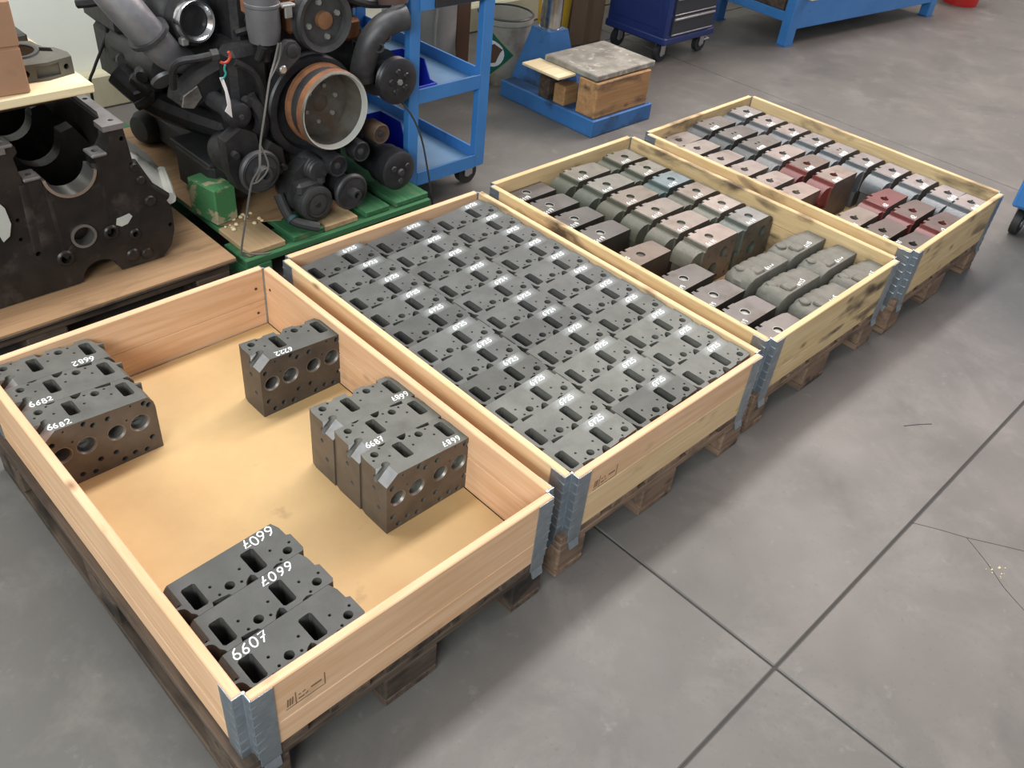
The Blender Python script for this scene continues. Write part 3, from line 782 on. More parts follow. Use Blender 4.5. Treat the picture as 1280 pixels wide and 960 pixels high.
for i, yc in enumerate((.078, .198, .317, .436)):
    short_head(1.725, yc-.046, Z0, HC_low3, f'low plugged head near the third crate\'s front corner, {lowlab[i]} of four', G3, '619', (.075,.016), (.42,.42,.415), Hl, True, seed=i)
short_head(1.728, .572, Z0, HC_low3, 'rust-brown low head standing alone by the left board of the third crate', G3, '6735', (.055,.055), (.62,.53,.47), Hl, False, seed=2)
for i, yc in enumerate((.797, .918, 1.040, 1.158)):
    short_head(1.726, yc-.046, Z0, HC_low3, f'low dark head in the third crate\'s far left corner, {lowlab[i]} of four', G3, '6119', (.090,.014), (.38,.385,.39), Hl, True, seed=i+5)

# six rounded castings at the front right of the third crate
def head_d(seed):
    rnd = random.Random(seed)
    L, W, H = .245, .104, .155
    b = MB(); nu = 16; ring = 20
    vs = []; fs = []
    for i in range(nu+1):
        u = i/nu
        # plan: rounded left end, straight right end
        wl = 1.0 if u > .18 else math.sqrt(max(0.0, 1-((.18-u)/.18)**2))*.45+.55
        hh = H*(1.0 if u > .22 else .60+.40*math.sqrt(max(0.0, 1-((.22-u)/.22)**2)))
        step = .006*math.sin(u*17+seed)*(1 if .1 < u < .72 else .15)
        y0 = 0.0 if u > .10 else .012*(1-u/.10)
        y1 = W*wl - (.014*((u-.62)/.38) if u > .62 else 0)
        P = []
        rr = .022; m = 5
        P.append((y0, 0.0)); P.append((y0, hh*.5)); P.append((y0, hh-.004))
        P.append((y0+.003, hh))
        for k in range(7):
            f = k/6; P.append((y0+.006+(y1-rr-y0-.006)*f, hh + (step if 1 < k < 6 else 0)*(1-.3*f)))
        for k in range(1, 6):
            a = PI/2*(1-k/5); tooth = (.004 if (i % 3 == 0) else 0)
            P.append((y1-rr+math.cos(a)*(rr-tooth), hh-rr+math.sin(a)*(rr-tooth)))
        P.append((y1, hh*.5)); P.append((y1, 0.0))
        n = len(P)
        for q in P: vs.append((u*L, q[0], q[1]))
    for i in range(nu):
        for k in range(n):
            k2 = (k+1) % n
            fs.append((i*n+k, (i+1)*n+k, (i+1)*n+k2, i*n+k2))
    fs.append(tuple(range(n))); fs.append(tuple(nu*n+k for k in range(n))[::-1])
    b.add(vs, fs)
    # raised cast bosses on the rounded end
    b.lathe((.062,.072,H-.004),(0,0,1),[(0,.020),(.006,.019),(.010,.013)],14)
    b.cbox(.070,.010,H-.012,.118,.052,H+.006,.005)
    b.cbox(-.004,.018,.035,.030,.030,H*.62,.004); b.cbox(-.006,.040,.02,.030,.088,H*.50,.008)
    b.cbox(.020,-.006,.03,.060,.02,H*.55,.006)
    return b.mesh('casting', [M['iron_cast']], 40)
HD = [head_d(1), head_d(5), head_d(9)]
HOLE_D = MB().lathe((0,0,0),(0,0,1),[(0,.0058),(.0006,.0058)],10).mesh('bolt_hole', M['rubber'])
dl = ['front', 'middle', 'back']
for c in range(2):
    for r in range(3):
        x = (1.978, 2.226)[c]; y = .030 + r*.1215
        t = thing('cylinder_head', f'rounded rough grey casting in the third crate, {("left","right")[c]} row, {dl[r]} one', 'engine part', (x, y, Z0), 0, 'rounded castings in the third crate')
        o = obj('casting', HD[(r+c) % 3], t); o.color = (.98,.98,.92,1)
        obj('number_marking', number_mesh('6115', .015, .0032, r+c), t, (.150,.020,.1552), (0,0,.12))

# farthest crate
G4 = 'heads in the farthest crate'
o10 = ['front', 'second', 'third', 'fourth', 'fifth', 'sixth', 'seventh', 'eighth', 'ninth', 'back']
for i in range(10):
    y = .0 + i*.1192
    g = (.92,.92,.94) if i not in (7,8) else (1.12,1.06,1.05)
    short_head(3.085, max(y, .022)-.004 if i else .020, Z0, HC_round4 if i not in (5,) else HC_roundno4, f'grey-lipped head along the far crate\'s right board, {o10[i]} of ten', G4,
               '6117', (.100,.014), g, seed=i, h=.018, th=.0055)
mids = [(.477,'red','red-lipped bare-topped head, front of the taller middle column in the farthest crate'), (.600,'red','red-lipped oily head, second in the taller middle column of the farthest crate'),
        (.715,'key','pinkish bare-topped grey head, third in the middle column of the farthest crate'), (.833,'no','dark grey head with two small holes, fourth in the middle column, farthest crate'),
        (.952,'no','dark grey head with two small holes, fifth in the middle column, farthest crate'), (1.068,'no','dark grey head with two small holes at the back of the middle column, farthest crate')]
for i, (y, k, lab) in enumerate(mids):
    me = {'red': HC_red, 'key': HC_key4, 'no': HC_no4}[k]
    tn = [(1.0,.90,.84),(.72,.62,.58),(1.15,1.05,1.02),(.60,.60,.58),(.56,.56,.56),(.58,.57,.56)][i]
    short_head(2.825, y, Z0, me, lab, G4, '6117', (.100,.014), tn, seed=i, h=.018, th=.0055)
HC_red_low = head_h(HC_red, .17, .155)
redmach = HC_red_low.copy(); redmach.materials[0] = M['red_paint']
for i, (y, me, tn, lab) in enumerate(((.021, HC_red_low, (.33,.27,.26), 'blackened red-lipped head touching the front board inside the farthest crate'),
                                  (.140, HC_red_low, (.42,.36,.34), 'oily head with a bright red lip in the low front group, middle, farthest crate'),
                                  (.256, redmach, (1,1,1), 'red painted head at the back of the low front group, farthest crate'))):
    short_head(2.838, y, Z0, me, lab, G4, '42', (.078,.018), tn, .155, seed=i, h=.018, th=.004)
for i, (y, tn, lab) in enumerate(((.021, (.26,.25,.25), 'blackened low head in the front left corner of the farthest crate'),
                                  (.140, (.36,.33,.31), 'dark low head second from the front by the left board, farthest crate'),
                                  (.256, (.72,.68,.62), 'grey-brown low head third from the front by the left board, farthest crate'))):
    short_head(2.602, y, Z0, HC_low4, lab, G4, '6117' if i != 2 else '67', (.080,.016) if i else (.085,.085), tn, .145, seed=i, h=.016, th=.004)
for i, y in enumerate((.505, .625, .745, .862, .982, 1.078)):
    tn = [(1.1,.98,.92),(1.15,1.05,1.02),(1.15,1.06,1.04),(1.12,1.04,1.02),(1.0,.95,.92),(.90,.86,.83)][i]
    short_head(2.600, y, Z0, HC_low4, f'pale low head by the far crate\'s left board, {o11[i]} of six', G4, None, None, tn, .145)
#PARTB
# ------------------------------------------------------------------ engine block on its pallet, at the left
def base_skid(label, x0, y0, x1, y1):
    t = thing('pallet', label, 'pallet', (x0, y0, 0), 0)
    L = x1-x0; W = y1-y0
    for i in range(5): plank('deck_board', W, L/5-.03, .022, M['pallet_dark'], t, (L*(i+.5)/5, W/2, .133), PI/2)
    for yy in (.06, W/2, W-.06):
        plank('cross_board', L, .12, .022, M['pallet_dark'], t, (L/2, yy, .111))
        for xx in (.06, L/2, L-.06): plank('block', .12, .12, .1, M['pallet_dark'], t, (xx, yy, .05), c=.005)
    return t
base_skid('dark dirty pallet carrying the upturned engine block at the left', -.33, 1.575, .875, 2.40)
o = obj('plywood_sheet', MB().cbox(-.335,1.545,.1445,.888,2.41,.160,.002).mesh('plywood_sheet', [M['ply']]))
eb = MB().prism([(-.335,.1446),(.888,.1446),(.888,.150),(.85,.149),(.6,.1525),(.3,.150),(-.1,.154),(-.335,.152)], 'y', 1.5435, 1.5455)
part('dirty_edge', eb, M['ply_edge'], o)
tag(o, 'worn brown plywood sheet with a blackened edge under the engine block', 'board')

blk = thing('engine_block', 'black upturned V engine block with open crankcase on the plywood at the left', 'engine part', (.45, 1.68, .160))
def bp(poly, y0, y1, mb=None, mi=0):
    mb = mb or MB(); mb.prism([(x-.45, z-.160) for x, z in poly], 'y', y0-1.68, y1-1.68, mi); return mb
# front face: a V outline, saddle cut out at the top, cam bore and oil-way holes
front = [(.03,.165),(.70,.165),(.735,.20),(.752,.25),(.755,.33),(.735,.372),(.700,.40),(.672,.45),(.660,.50),(.655,.56),(.648,.630),(.612,.630),(.600,.575),(.585,.555),
         (.546,.545),(.545,.520),(.395,.500),(.393,.528),(.345,.523),(.338,.600),(.352,.612),(.350,.632),(.305,.640),(.298,.60),(.285,.535),(.270,.47),(.262,.40),(.205,.34),(.14,.28),(.03,.22)]
base = bp(front, 1.675, 1.745).mesh('front_wall', [M['block_iron']])
c = MB()
def P2(x, z): return (x-.45, z-.160)
x, z = P2(.472,.525); c.cyl((x,-.1,z),(x,.2,z),.081,n=36)
x, z = P2(.470,.318); c.cyl((x,-.1,z),(x,.05,z),.040,n=28)
for (a, b_, r) in ((.405,.262,.016),(.553,.303,.015),(.624,.275,.010),(.640,.585,.007),(.655,.50,.007),(.685,.435,.007),(.725,.385,.007),(.338,.47,.010),(.335,.30,.008),(.742,.27,.007),(.585,.585,.007),(.306,.42,.006),(.300,.36,.006)):
    x, z = P2(a, b_); c.cyl((x,-.1,z),(x,.03,z),r,n=14)
x, z = P2(.50,.160); c.cyl((x,-.1,z),(x,.3,z),.062,n=26)
fw = obj('front_wall', boolean_cut(base, c.mesh('cut', [M['block_iron']])), blk)
# machined rings in the bores
x, z = P2(.472,.525)
b = MB()
n = 22
vs = []; fs = []
for k in range(n+1):
    a = PI + .10 + (PI-.26)*k/n
    for (yy, r) in ((-.010,.078),(-.010,.069),(.062,.069),(.062,.080)): vs.append((x+r*math.cos(a), yy, z+r*math.sin(a)))
for k in range(n):
    for q in range(4): fs.append((k*4+q, k*4+(q+1)%4, (k+1)*4+(q+1)%4, (k+1)*4+q))
fs += [(0,1,2,3), (n*4+3,n*4+2,n*4+1,n*4)]
part('bearing_shell', b.add(vs, fs), M['shell'], blk)
x, z = P2(.470,.318)
part('bore_wall', MB().lathe((x,.046,z),(0,1,0),[(0,.039),(.004,.039)],26), mat('rusty_bore', (.06,.035,.024), (.03,.022,.018), scale=30, rough=.7), blk)
part('cam_bearing', MB().ring((x,-.012,z),(0,1,0),[(0,.038),(0,.030),(.045,.030),(.045,.038)],30), M['shell'], blk)
# ribs and bosses on the face, one object each
for p, q, r in (((.405,.262),(.436,.291),.020),((.553,.303),(.516,.310),.014),((.40,.50),(.405,.28),.016),((.556,.53),(.556,.33),.016),((.66,.50),(.70,.41),.016),((.70,.41),(.748,.36),.016),((.345,.52),(.335,.31),.024)):
    (x0, z0), (x1, z1) = P2(*p), P2(*q)
    part('cast_rib', MB().tube([(x0,r*.62,z0),(x1,r*.62,z1)], r, 12, sub=1), M['block_iron'], blk)
for a, z_, r, h_ in ((.405,.262,.026,.0155),(.553,.303,.024,.0145),(.624,.275,.018,.0095),(.605,.205,.022,0),(.65,.195,.02,0),(.69,.37,.018,0),(.672,.445,.014,0),(.66,.49,.014,0)):
    x, z = P2(a, z_); bossm = MB().lathe((x,-.012,z),(0,1,0),[(0,r*.8),(.005,r),(.03,r*1.1)],18).mesh('cast_boss', [M['block_iron']])
    if h_: bossm = boolean_cut(bossm, MB().cyl((x,-.1,z),(x,.1,z),h_,n=16).mesh('cut', [M['block_iron']]))
    obj('cast_boss', bossm, blk)
x, z = P2(.600,.332)
part('scraped_patch', MB().prism([(x-.028,z-.010),(x-.012,z-.020),(x+.008,z-.016),(x+.026,z+.004),(x+.018,z+.016),(x-.004,z+.012),(x-.022,z+.010)], 'y', -.0065, -.004), M['gasket'], blk)
# side walls with pan rails on top, rear bulkheads
b = MB()
b.prism([P2(a, c_) for a, c_ in ((.655,.17),(.735,.20),(.75,.33),(.70,.40),(.66,.50),(.648,.615),(.618,.615),(.625,.48),(.62,.35))], 'y', .06, .72)
b.prism([P2(a, c_) for a, c_ in ((.10,.17),(.02,.22),(.14,.28),(.205,.34),(.262,.40),(.27,.50),(.262,.615),(.292,.615),(.305,.48),(.30,.35),(.28,.17))], 'y', .06, .72)
b.prism([P2(a, c_) for a, c_ in ((.28,.17),(.66,.17),(.66,.20),(.28,.20))], 'y', .06, .72)
part('side_wall', b, M['block_iron'], blk)
for xx, s in ((.618, 1), (.292, -1)):
    x, z = P2(xx, .618)
    rb = MB().prism([(x-.030*s,-.012),(x+.034*s,-.012),(x+.034*s,.73),(x-.012*s,.73),(x-.012*s,.46),(x-.05*s,.46),(x-.05*s,.42),(x-.008*s,.39),(x+.006*s,.34),(x+.006*s,.10),(x-.008*s,.055),(x-.030*s,.045)], 'z', z, z+.016)
    rm = rb.mesh('pan_rail', [M['rail_iron']]); c = MB()
    for yy in (.025,.21,.40,.58): c.cyl((x+(.004 if yy < .1 else .019)*s,yy,z-.1),(x+.018*s,yy,z+.1),.008,n=12)
    obj('pan_rail', boolean_cut(rm, c.mesh('cut', [M['rail_iron']])), blk)
for yy in (.24, .46, .70):
    x, z = P2(.472,.525)
    bm_ = bp([(.29,.20),(.65,.20),(.635,.45),(.62,.50),(.585,.555),(.546,.545),(.545,.525),(.395,.525),(.393,.545),(.345,.545),(.30,.46)], 1.68+yy-.025, 1.68+yy+.025).mesh('bulkhead', [M['block_iron']])
    c = MB().cyl((x,yy-.1,z),(x,yy+.1,z),.070,n=26)
    obj('bulkhead', boolean_cut(bm_, c.mesh('cut', [M['block_iron']])), blk)
b = MB()
for (a, h) in ((.322,.632),(.370,.525),(.565,.548)):
    x, z = P2(a, h); rmesh = MB().cbox(x-.023,-.012,z,x+.023,.05,z+.010,.003)
    o_ = boolean_cut(rmesh.mesh('bolt_pad', [M['rail_iron']]), MB().cyl((x,.019,z-.1),(x,.019,z+.1),.010,n=12).mesh('cut', [M['rail_iron']]))
    obj('bolt_pad', o_, blk)
# the pale oily panel bolted on the right bank
b = MB()
pp = [(.672,1.72,.52),(.690,1.74,.40),(.765,1.72,.325),(.800,1.76,.300),(.870,1.95,.30),(.845,2.02,.36),(.715,2.05,.50)]
q = [Vector((x-.45,y-1.68,z-.160)) for x, y, z in pp]
d = Vector((-.010,.004,-.014))
nq = len(q)
b.add([*q, *[v+d for v in q]], [tuple(range(nq)), tuple(range(nq,2*nq))[::-1]]+[(i,nq+i,nq+(i+1)%nq,(i+1)%nq) for i in range(nq)])
b.tube([q[2]+Vector((.01,0,.01)), q[3]+Vector((.0,.02,.015)), q[4]+Vector((-.01,0,.015))], .018, 8, sub=3)
part('side_panel', b, M['gasket'], blk)
b = MB()
b.prism([P2(a, c_) for a, c_ in ((.246,.41),(.268,.49),(.280,.47),(.284,.42),(.272,.385),(.252,.372))], 'y', -.016, -.005)
part('pale_cover', b, M['gasket'], blk)

# board with cardboard box lying over the block on two dark bearers
for i, yy in enumerate((1.93, 2.18)):
    o = obj('timber_bearer', MB().cbox(.26,yy-.03,.634+.161-.16,.60,yy+.03,.746,.004).mesh('timber_bearer', M['pallet_dark']))
    tag(o, ('front', 'rear')[i] + ' dark timber bearer between engine block and pale board', 'timber', 'bearers under the pale board')
o = obj('pine_board', MB().cbox(-.42,1.640,.746,.580,2.20,.772,.003).mesh('pine_board', M['board_pale']))
tag(o, 'pale pine board laid over the engine block at the left edge', 'board')
bx = thing('cardboard_box', 'brown cardboard box standing on the pale board, top left corner', 'box', (.19, 1.72, .772), math.radians(-4))
part('carton', MB().cbox(-.45,-.05,0,.235,.28,.118,.004).cbox(-.452,-.052,.121,.236,.282,.235,.004).box(-.448,-.048,.117,.232,.278,.122), M['card'], bx)
part('flap', MB().add([(-.44,-.05,.235),(.20,-.05,.235),(.18,-.13,.30),(-.44,-.13,.30),(-.44,-.047,.235),(.20,-.047,.235),(.18,-.127,.30),(-.44,-.127,.30)],[(0,1,2,3),(4,7,6,5),(0,4,5,1),(1,5,6,2),(2,6,7,3),(3,7,4,0)]) if False else MB().cbox(-.44,.23,.235,.22,.275,.239,.001), M['card'], bx)
# grey casting with a large bore, and a smaller one behind it
hs = thing('pump_housing', 'grey cast housing with a large round bore on the pale board', 'engine part', (.515, 1.80, .772))
b = MB().prism([(-.10,-.075),(-.02,-.085),(.055,-.065),(.060,-.03),(.045,.02),(.02,.04),(.01,.10),(-.05,.12),(-.12,.10),(-.13,-.02)], 'z', 0, .048)
b2 = b.mesh('housing_body', [M['iron_top']])
c = MB().cyl((-.06,.03,-.1),(-.06,.03,.2),.052,n=28).cyl((.035,-.2,.024),(.035,-.03,.024),.008,n=12).cyl((-.075,-.2,.024),(-.075,-.05,.024),.009,n=12).prism([(.0,.01),(.03,-.01),(.035,.02),(.01,.04)],'z',.02,.1)
c.box(-.05,-.2,.008,.015,-.068,.040)
hb = obj('housing_body', boolean_cut(b2, c.mesh('cut', [M['iron_top']])), hs); hb.color = (1.0,.94,.88,1)
part('raised_rim', MB().ring((-.06,.03,.047),(0,0,1),[(0,.064),(.006,.062),(.006,.052),(0,.052)],28), M['grey_metal'], hs)
hs2 = thing('bearing_cap', 'small grey casting behind the bored housing on the pale board', 'engine part', (.50, 2.07, .772))
part('cap_body', MB().cbox(-.12,-.05,0,.06,.05,.03,.006).lathe((-.03,-.05,.03),(0,1,0),[(0,.03),(.01,.042),(.09,.042),(.1,.03)],18), M['grey_metal'], hs2)

# ------------------------------------------------------------------ green pallet with the complete engine
gp = thing('pallet', 'green painted pallet with bare patches under the black engine', 'pallet', (.928, 1.575, 0))
mg, mb_ = M['pallet_green'], M['pallet_bare']
for i, (xc, wd) in enumerate(((.095,.145),(.265,.130),(.405,.145),(.570,.112),(.735,.160))):
    if i in (0, 2, 4):      # paint rubbed off most of the board end
        plank('deck_board', 1.0, wd, .022, mg, gp, (xc, .70, .133), PI/2)
        plank('bare_board_end', .20, wd, .022, mb_ if i != 4 else mg, gp, (xc, .0985, .1335), PI/2)
    else:
        plank('deck_board', 1.2, wd, .022, mg, gp, (xc, .6, .133), PI/2)
for yy in (.055, .6, 1.14):
    plank('cross_board', .815, .145, .026, mg, gp, (.4075, yy, .109))
    for xx in (.05, .41, .77): plank('block', .1, .145, .096, mg, gp, (xx, yy, .048), c=.005)
o = obj('cardboard_sheet', MB().add([(.96,1.79,.1445),(1.16,1.70,.1445),(1.32,1.80,.1445),(1.34,2.70,.1445),(.94,2.72,.1445),(.95,1.9,.1445),
     (.96,1.79,.1475),(1.16,1.70,.1475),(1.32,1.80,.1475),(1.34,2.70,.1475),(.94,2.72,.1475),(.95,1.9,.1475)],
     [(0,1,2,3,4,5),(6,11,10,9,8,7)]+[(i,6+i,6+(i+1)%6,(i+1)%6) for i in range(6)]).mesh('cardboard_sheet', M['ply']))
tag(o, 'brown cardboard sheet lying on the green pallet beneath the engine', 'board')
gb = thing('timber_block', 'green flaking timber block standing on the green pallet under the engine', 'block', (.992, 1.835, .1478), math.radians(8))
part('painted_block', MB().cbox(-.045,-.05,0,.045,.10,.135,.005), mat('green_flaking', (.055,.20,.075), (.36,.32,.20), scale=18, rough=0.8, lo=.56, hi=.60, bump=.4), gb)
b = MB()
for i in range(16):
    x = 1.0+random.uniform(-.03,.12); y = 1.745+random.uniform(-.02,.06); s = random.uniform(.004,.010)
    b.lathe((x,y,.1476),(0,0,1),[(0,s),(s*.5,s*.9),(s*.8,s*.4)],6)
o = obj('paint_flakes', b.mesh('paint_flakes', M['board_pale'])); tag(o, 'loose pale flakes scattered at the foot of the green timber block', 'debris'); o['kind'] = 'stuff'

en = thing('diesel_engine', 'complete black diesel engine with a big fan hub bowl on the green pallet', 'engine', (1.38, 1.78, .1478))
EO = Vector((1.38, 1.78, .1478))
def e(x, y, z): return Vector((x, y, z)) - EO
DK, GM, AL, PB, RU = M['dark_metal'], M['grey_metal'], M['alu'], M['pulley_black'], M['rust']
AX = (0, 1, 0)
def wheel(name, x, y, z, prof, m, n=28, axis=AX): return part(name, MB().lathe(e(x,y,z), axis, prof, n), m, en)
def wring(name, x, y, z, prof, m, n=32, parent=None, axis=AX): return part(name, MB().ring(e(x,y,z), axis, prof, n), m, parent or en)
# crankcase and heads
b = MB()
def eb_(x0,y0,z0,x1,y1,z1,c=.02): p=e(x0,y0,z0); q_=e(x1,y1,z1); b.cbox(*p,*q_,c)
eb_(1.12,1.86,.26,1.66,2.62,.72); eb_(1.20,1.80,.36,1.58,1.90,.86); eb_(1.16,1.90,.68,1.62,2.6,1.02); eb_(1.02,2.0,.62,1.24,2.6,.98)
part('crankcase', b, DK, en)
b = MB(); eb_(1.10,1.92,.148,1.60,2.55,.30,.03); eb_(.99,1.86,.168,1.14,2.12,.335,.02)
b.cbox(*e(.985,1.85,.328), *e(1.145,2.13,.342), .004)
part('oil_pan', b, M['rubber'], en)
b = MB()
for i in range(7):
    zz = .40+.06*i; b.tube([e(1.14,1.86,zz), e(1.2+.05*i,1.845,zz+.03), e(1.62,1.86,zz-.05)], .012, 6, sub=2)
for i in range(5):
    xx = 1.18+.1*i; b.tube([e(xx,1.84,.80), e(xx+.02,1.79,.9), e(xx+.05,1.85,1.02)], .014, 6, sub=3)
part('pipes_and_ribs', b, DK, en)['kind'] = 'stuff'
# crank damper, hub and fan bowl
wring('crank_damper', 1.334, 1.715, .520, [(0,.150),(0,.174),(.006,.180),(.052,.180),(.058,.174),(.058,.150),(.030,.140),(.030,.02),(.020,.02),(.020,.140)], PB, 44)
bowl = MB().ring(e(1.343,1.600,.544), AX, [(0,.126),(-.002,.131),(.004,.136),(.030,.137),(.040,.128),(.075,.128),(.083,.137),(.098,.137),(.104,.125),(.104,.02),(.092,.02),(.092,.112),(.02,.122)], 44).mesh('fan_bowl', [M['bowl'], RU, GM, M['gasket']])
for p in bowl.polygons:
    c_ = p.center; q_ = e(1.343,1.6,.544); rr = math.hypot(c_.x-q_.x, c_.z-q_.z); yy = c_.y-q_.y
    if yy < .012 and .119 < rr < .1325: p.material_index = 3
    elif rr > .1265 and yy > .003: p.material_index = 2 if .036 < yy < .078 else 1
bo = obj('fan_bowl', bowl, en)
part('hub_centre', MB().lathe(e(1.343,1.688,.544), AX, [(0,.024),(.004,.030),(.01,.030)], 20), M['bowl'], bo)
for k in range(6):
    a = k*PI/3+.3; part('hub_bolt', MB().lathe(e(1.343+.062*math.cos(a),1.684,.544+.062*math.sin(a)), AX, [(0,.008),(.010,.010)], 6), M['plug'], bo)
# upper pulley with copper coloured cap
up = wring('upper_pulley', 1.378, 1.690, .813, [(0,.094),(-.004,.101),(.008,.106),(.016,.101),(.030,.101),(.040,.106),(.044,.02),(.020,.02),(.020,.080),(.004,.084)], GM, 40)
part('pulley_cap', MB().lathe(e(1.378,1.690,.813), AX, [(0,.020),(.002,.028),(.03,.029)], 24), mat('copper_cap', (.30,.15,.075), (.20,.10,.055), scale=18, rough=.55, metal=.4), up)
for k in range(4):
    a = k*PI/2+.25; part('pulley_bolt', MB().lathe(e(1.378+.058*math.cos(a),1.700,.813+.058*math.sin(a)), AX, [(0,.009),(.012,.011)], 6), M['plug'], up)
b = MB(); eb_(1.13,1.76,.84,1.30,1.80,.90,.012); eb_(1.42,1.77,.70,1.58,1.81,.775,.012); eb_(1.28,1.76,.76,1.46,1.82,.88,.012)
part('rusty_bracket', b, RU, en)
# tensioner bracket, filter, hoses
b = MB()
pts = [(1.170,.690),(1.182,.672),(1.202,.674),(1.216,.690),(1.262,.722),(1.266,.748),(1.250,.772),(1.222,.776),(1.204,.764)]
b.prism([(x-EO.x, z-EO.z) for x, z in pts], 'y', 1.672-EO.y, 1.70-EO.y)
tn = part('tensioner_arm', b, GM, en)
part('tensioner_bolt', MB().lathe(e(1.190,1.660,.694), AX, [(0,.010),(.003,.014),(.02,.014)], 16), M['chrome'], tn)
part('tensioner_bolt', MB().lathe(e(1.234,1.664,.744), AX, [(0,.016),(.003,.022),(.02,.022)], 18), M['rubber'], tn)
part('fuel_filter', MB().lathe(e(1.183,1.75,.755), (0,0,1), [(0,.030),(.006,.048),(.05,.054),(.115,.054),(.118,.057),(.126,.057),(.128,.054),(.30,.054)], 26), mat('filter_grey', (.13,.13,.14), (.17,.17,.18), scale=14, rough=.5, metal=.3), en)
part('filter_drain', MB().lathe(e(1.178,1.745,.700), (0,0,1), [(0,.014),(.03,.018),(.034,.026),(.06,.026)], 12).lathe(e(1.140,1.73,.715), (.3,-.4,1), [(0,.012),(.05,.014)], 10), DK, en)
part('filter_clip', MB().cbox(*e(1.235,1.70,.835), *e(1.262,1.71,.872), .003).cbox(*e(1.225,1.70,.868), *e(1.275,1.73,.878), .003), M['plug'], en)
part('coolant_elbow', MB().tube([e(1.545,1.73,.585), e(1.547,1.715,.645), e(1.563,1.70,.712), e(1.605,1.685,.762), e(1.655,1.67,.785), e(1.690,1.66,.792)], .043, 18, sub=5).lathe(e(1.545,1.73,.574),(0,0,1),[(0,.047),(.02,.047)],18), GM, en)
for x_, z_, dx in ((1.569,.706,.05),(1.600,.737,.06)):
    part('pipe_stub', MB().ring(e(x_,1.655,z_), (.45,.8,.06), [(0,.0185),(0,.012),(.10,.012),(.10,.0185)], 16), GM, en)
part('throttle_body', MB().cbox(*e(1.54,1.78,.80), *e(1.70,1.95,.90), .02).tube([e(1.50,1.76,.86), e(1.58,1.74,.83), e(1.69,1.76,.81)], .016, 8), DK, en)
part('rusty_collar', MB().ring(e(1.665,1.70,.83), (0,.2,1), [(0,.052),(.03,.055),(.03,.045),(0,.045)], 20), mat('dark_rust', (.10,.05,.04), (.05,.035,.03), scale=20, rough=.8), en)
# driven pulleys
p1 = wheel('grooved_pulley', 1.648, 1.640, .576, [(0,.050),(.002,.078),(.006,.083),(.014,.078),(.020,.083),(.028,.078),(.034,.083),(.042,.078),(.046,.05),(.10,.05),(.11,.085),(.20,.085)], PB, 34)
part('pulley_nut', MB().lathe(e(1.648,1.632,.576), AX, [(0,.010),(.010,.012)], 6), M['plug'], p1)
for k in range(5):
    a = k*2*PI/5+.5; part('pulley_rib', MB().lathe(e(1.648+.036*math.cos(a),1.634,.576+.036*math.sin(a)), AX, [(0,.010),(.008,.014)], 10), PB, p1)
p2 = wheel('lower_pulley', 1.634, 1.610, .243, [(0,.040),(.004,.066),(.012,.076),(.060,.078),(.066,.074),(.10,.076),(.14,.06),(.22,.06)], PB, 34)
part('pulley_nut', MB().lathe(e(1.634,1.600,.243), AX, [(0,.012),(.012,.016)], 12), GM, p2)
for k in range(3):
    a = k*2*PI/3+.5; part('pulley_rib', MB().lathe(e(1.634+.036*math.cos(a),1.606,.243+.036*math.sin(a)), AX, [(0,.010),(.006,.013)], 10), GM, p2)
for nm, x, y, z, r, dp, m in (('idler_pulley',1.566,1.640,.398,.038,.07,mat('brown_roller',(.115,.072,.045),(.06,.042,.034),scale=16,rough=.5)),('idler_pulley',1.461,1.620,.363,.038,.05,PB),('idler_pulley',1.345,1.600,.345,.040,.05,PB)):
    q_ = wring(nm, x, y, z, [(0,r*.80),(-.002,r*.92),(.004,r),(dp-.004,r),(dp,r*.9),(dp,.01),(.008,.01),(.008,r*.78)], m, 26)
    part('idler_bolt', MB().lathe(e(x,y+.001,z), AX, [(0,.008),(.002,.012),(.012,.014)], 12), GM, q_)
    part('idler_stem', MB().cyl(e(x,y+dp-.005,z), e(x-.01,1.83,z+.02), r*.55), DK, en)
wheel('ribbed_tensioner', 1.281, 1.625, .332, [(0,.022),(.001,.036),(.006,.040),(.014,.037),(.020,.041),(.028,.038),(.034,.042),(.10,.046),(.16,.044)], GM, 26)
for nm, x, y, z, r, hr in (('clutch_disc',1.400,1.600,.230,.069,.020),('clutch_disc',1.051,1.620,.393,.074,.026)):
    q_ = wheel(nm, x, y, z, [(0,.05),(-.004,r-.006),(.002,r),(.010,r),(.012,r*.9),(.030,r*.85),(.034,r*.6),(.16,r*.7)], GM if nm == 'clutch_disc' else PB, 36)
    part('disc_hub', MB().ring(e(x,y-.034,z), AX, [(0,hr*.55),(0,hr*.95),(.004,hr),(.04,hr*1.1),(.04,hr*.5),(.02,hr*.5)], 20), GM, q_)
    part('disc_groove', MB().ring(e(x,y-.0055,z), AX, [(0,r*.80),(-.002,r*.86),(.0,r*.90)], 32), PB, q_)
# compressor at the bottom front
cb = MB().lathe(e(1.254,1.600,.222), AX, [(0,.020),(.002,.058),(.008,.066),(.030,.067),(.036,.062),(.05,.064),(.11,.066),(.115,.072),(.13,.072),(.14,.055),(.20,.05)], 30)
cb.cbox(*e(1.19,1.62,.255), *e(1.30,1.70,.305), .012); cb.lathe(e(1.285,1.625,.293), (0,0,1), [(0,.016),(.02,.016)], 10); cb.lathe(e(1.20,1.68,.19), AX, [(0,.014),(.05,.014)], 10)
cp = part('compressor', cb, GM, en)
part('compressor_cover', MB().ring(e(1.254,1.598,.222), AX, [(0,.040),(-.003,.046),(0,.052)], 28).lathe(e(1.254,1.597,.222),AX,[(0,.010),(.006,.013)],10), DK, cp)
b = MB(); b.prism([(x-EO.x, z-EO.z) for x, z in ((1.16,.22),(1.20,.33),(1.26,.37),(1.24,.30),(1.21,.24),(1.22,.18))], 'y', 1.66-EO.y, 1.72-EO.y)
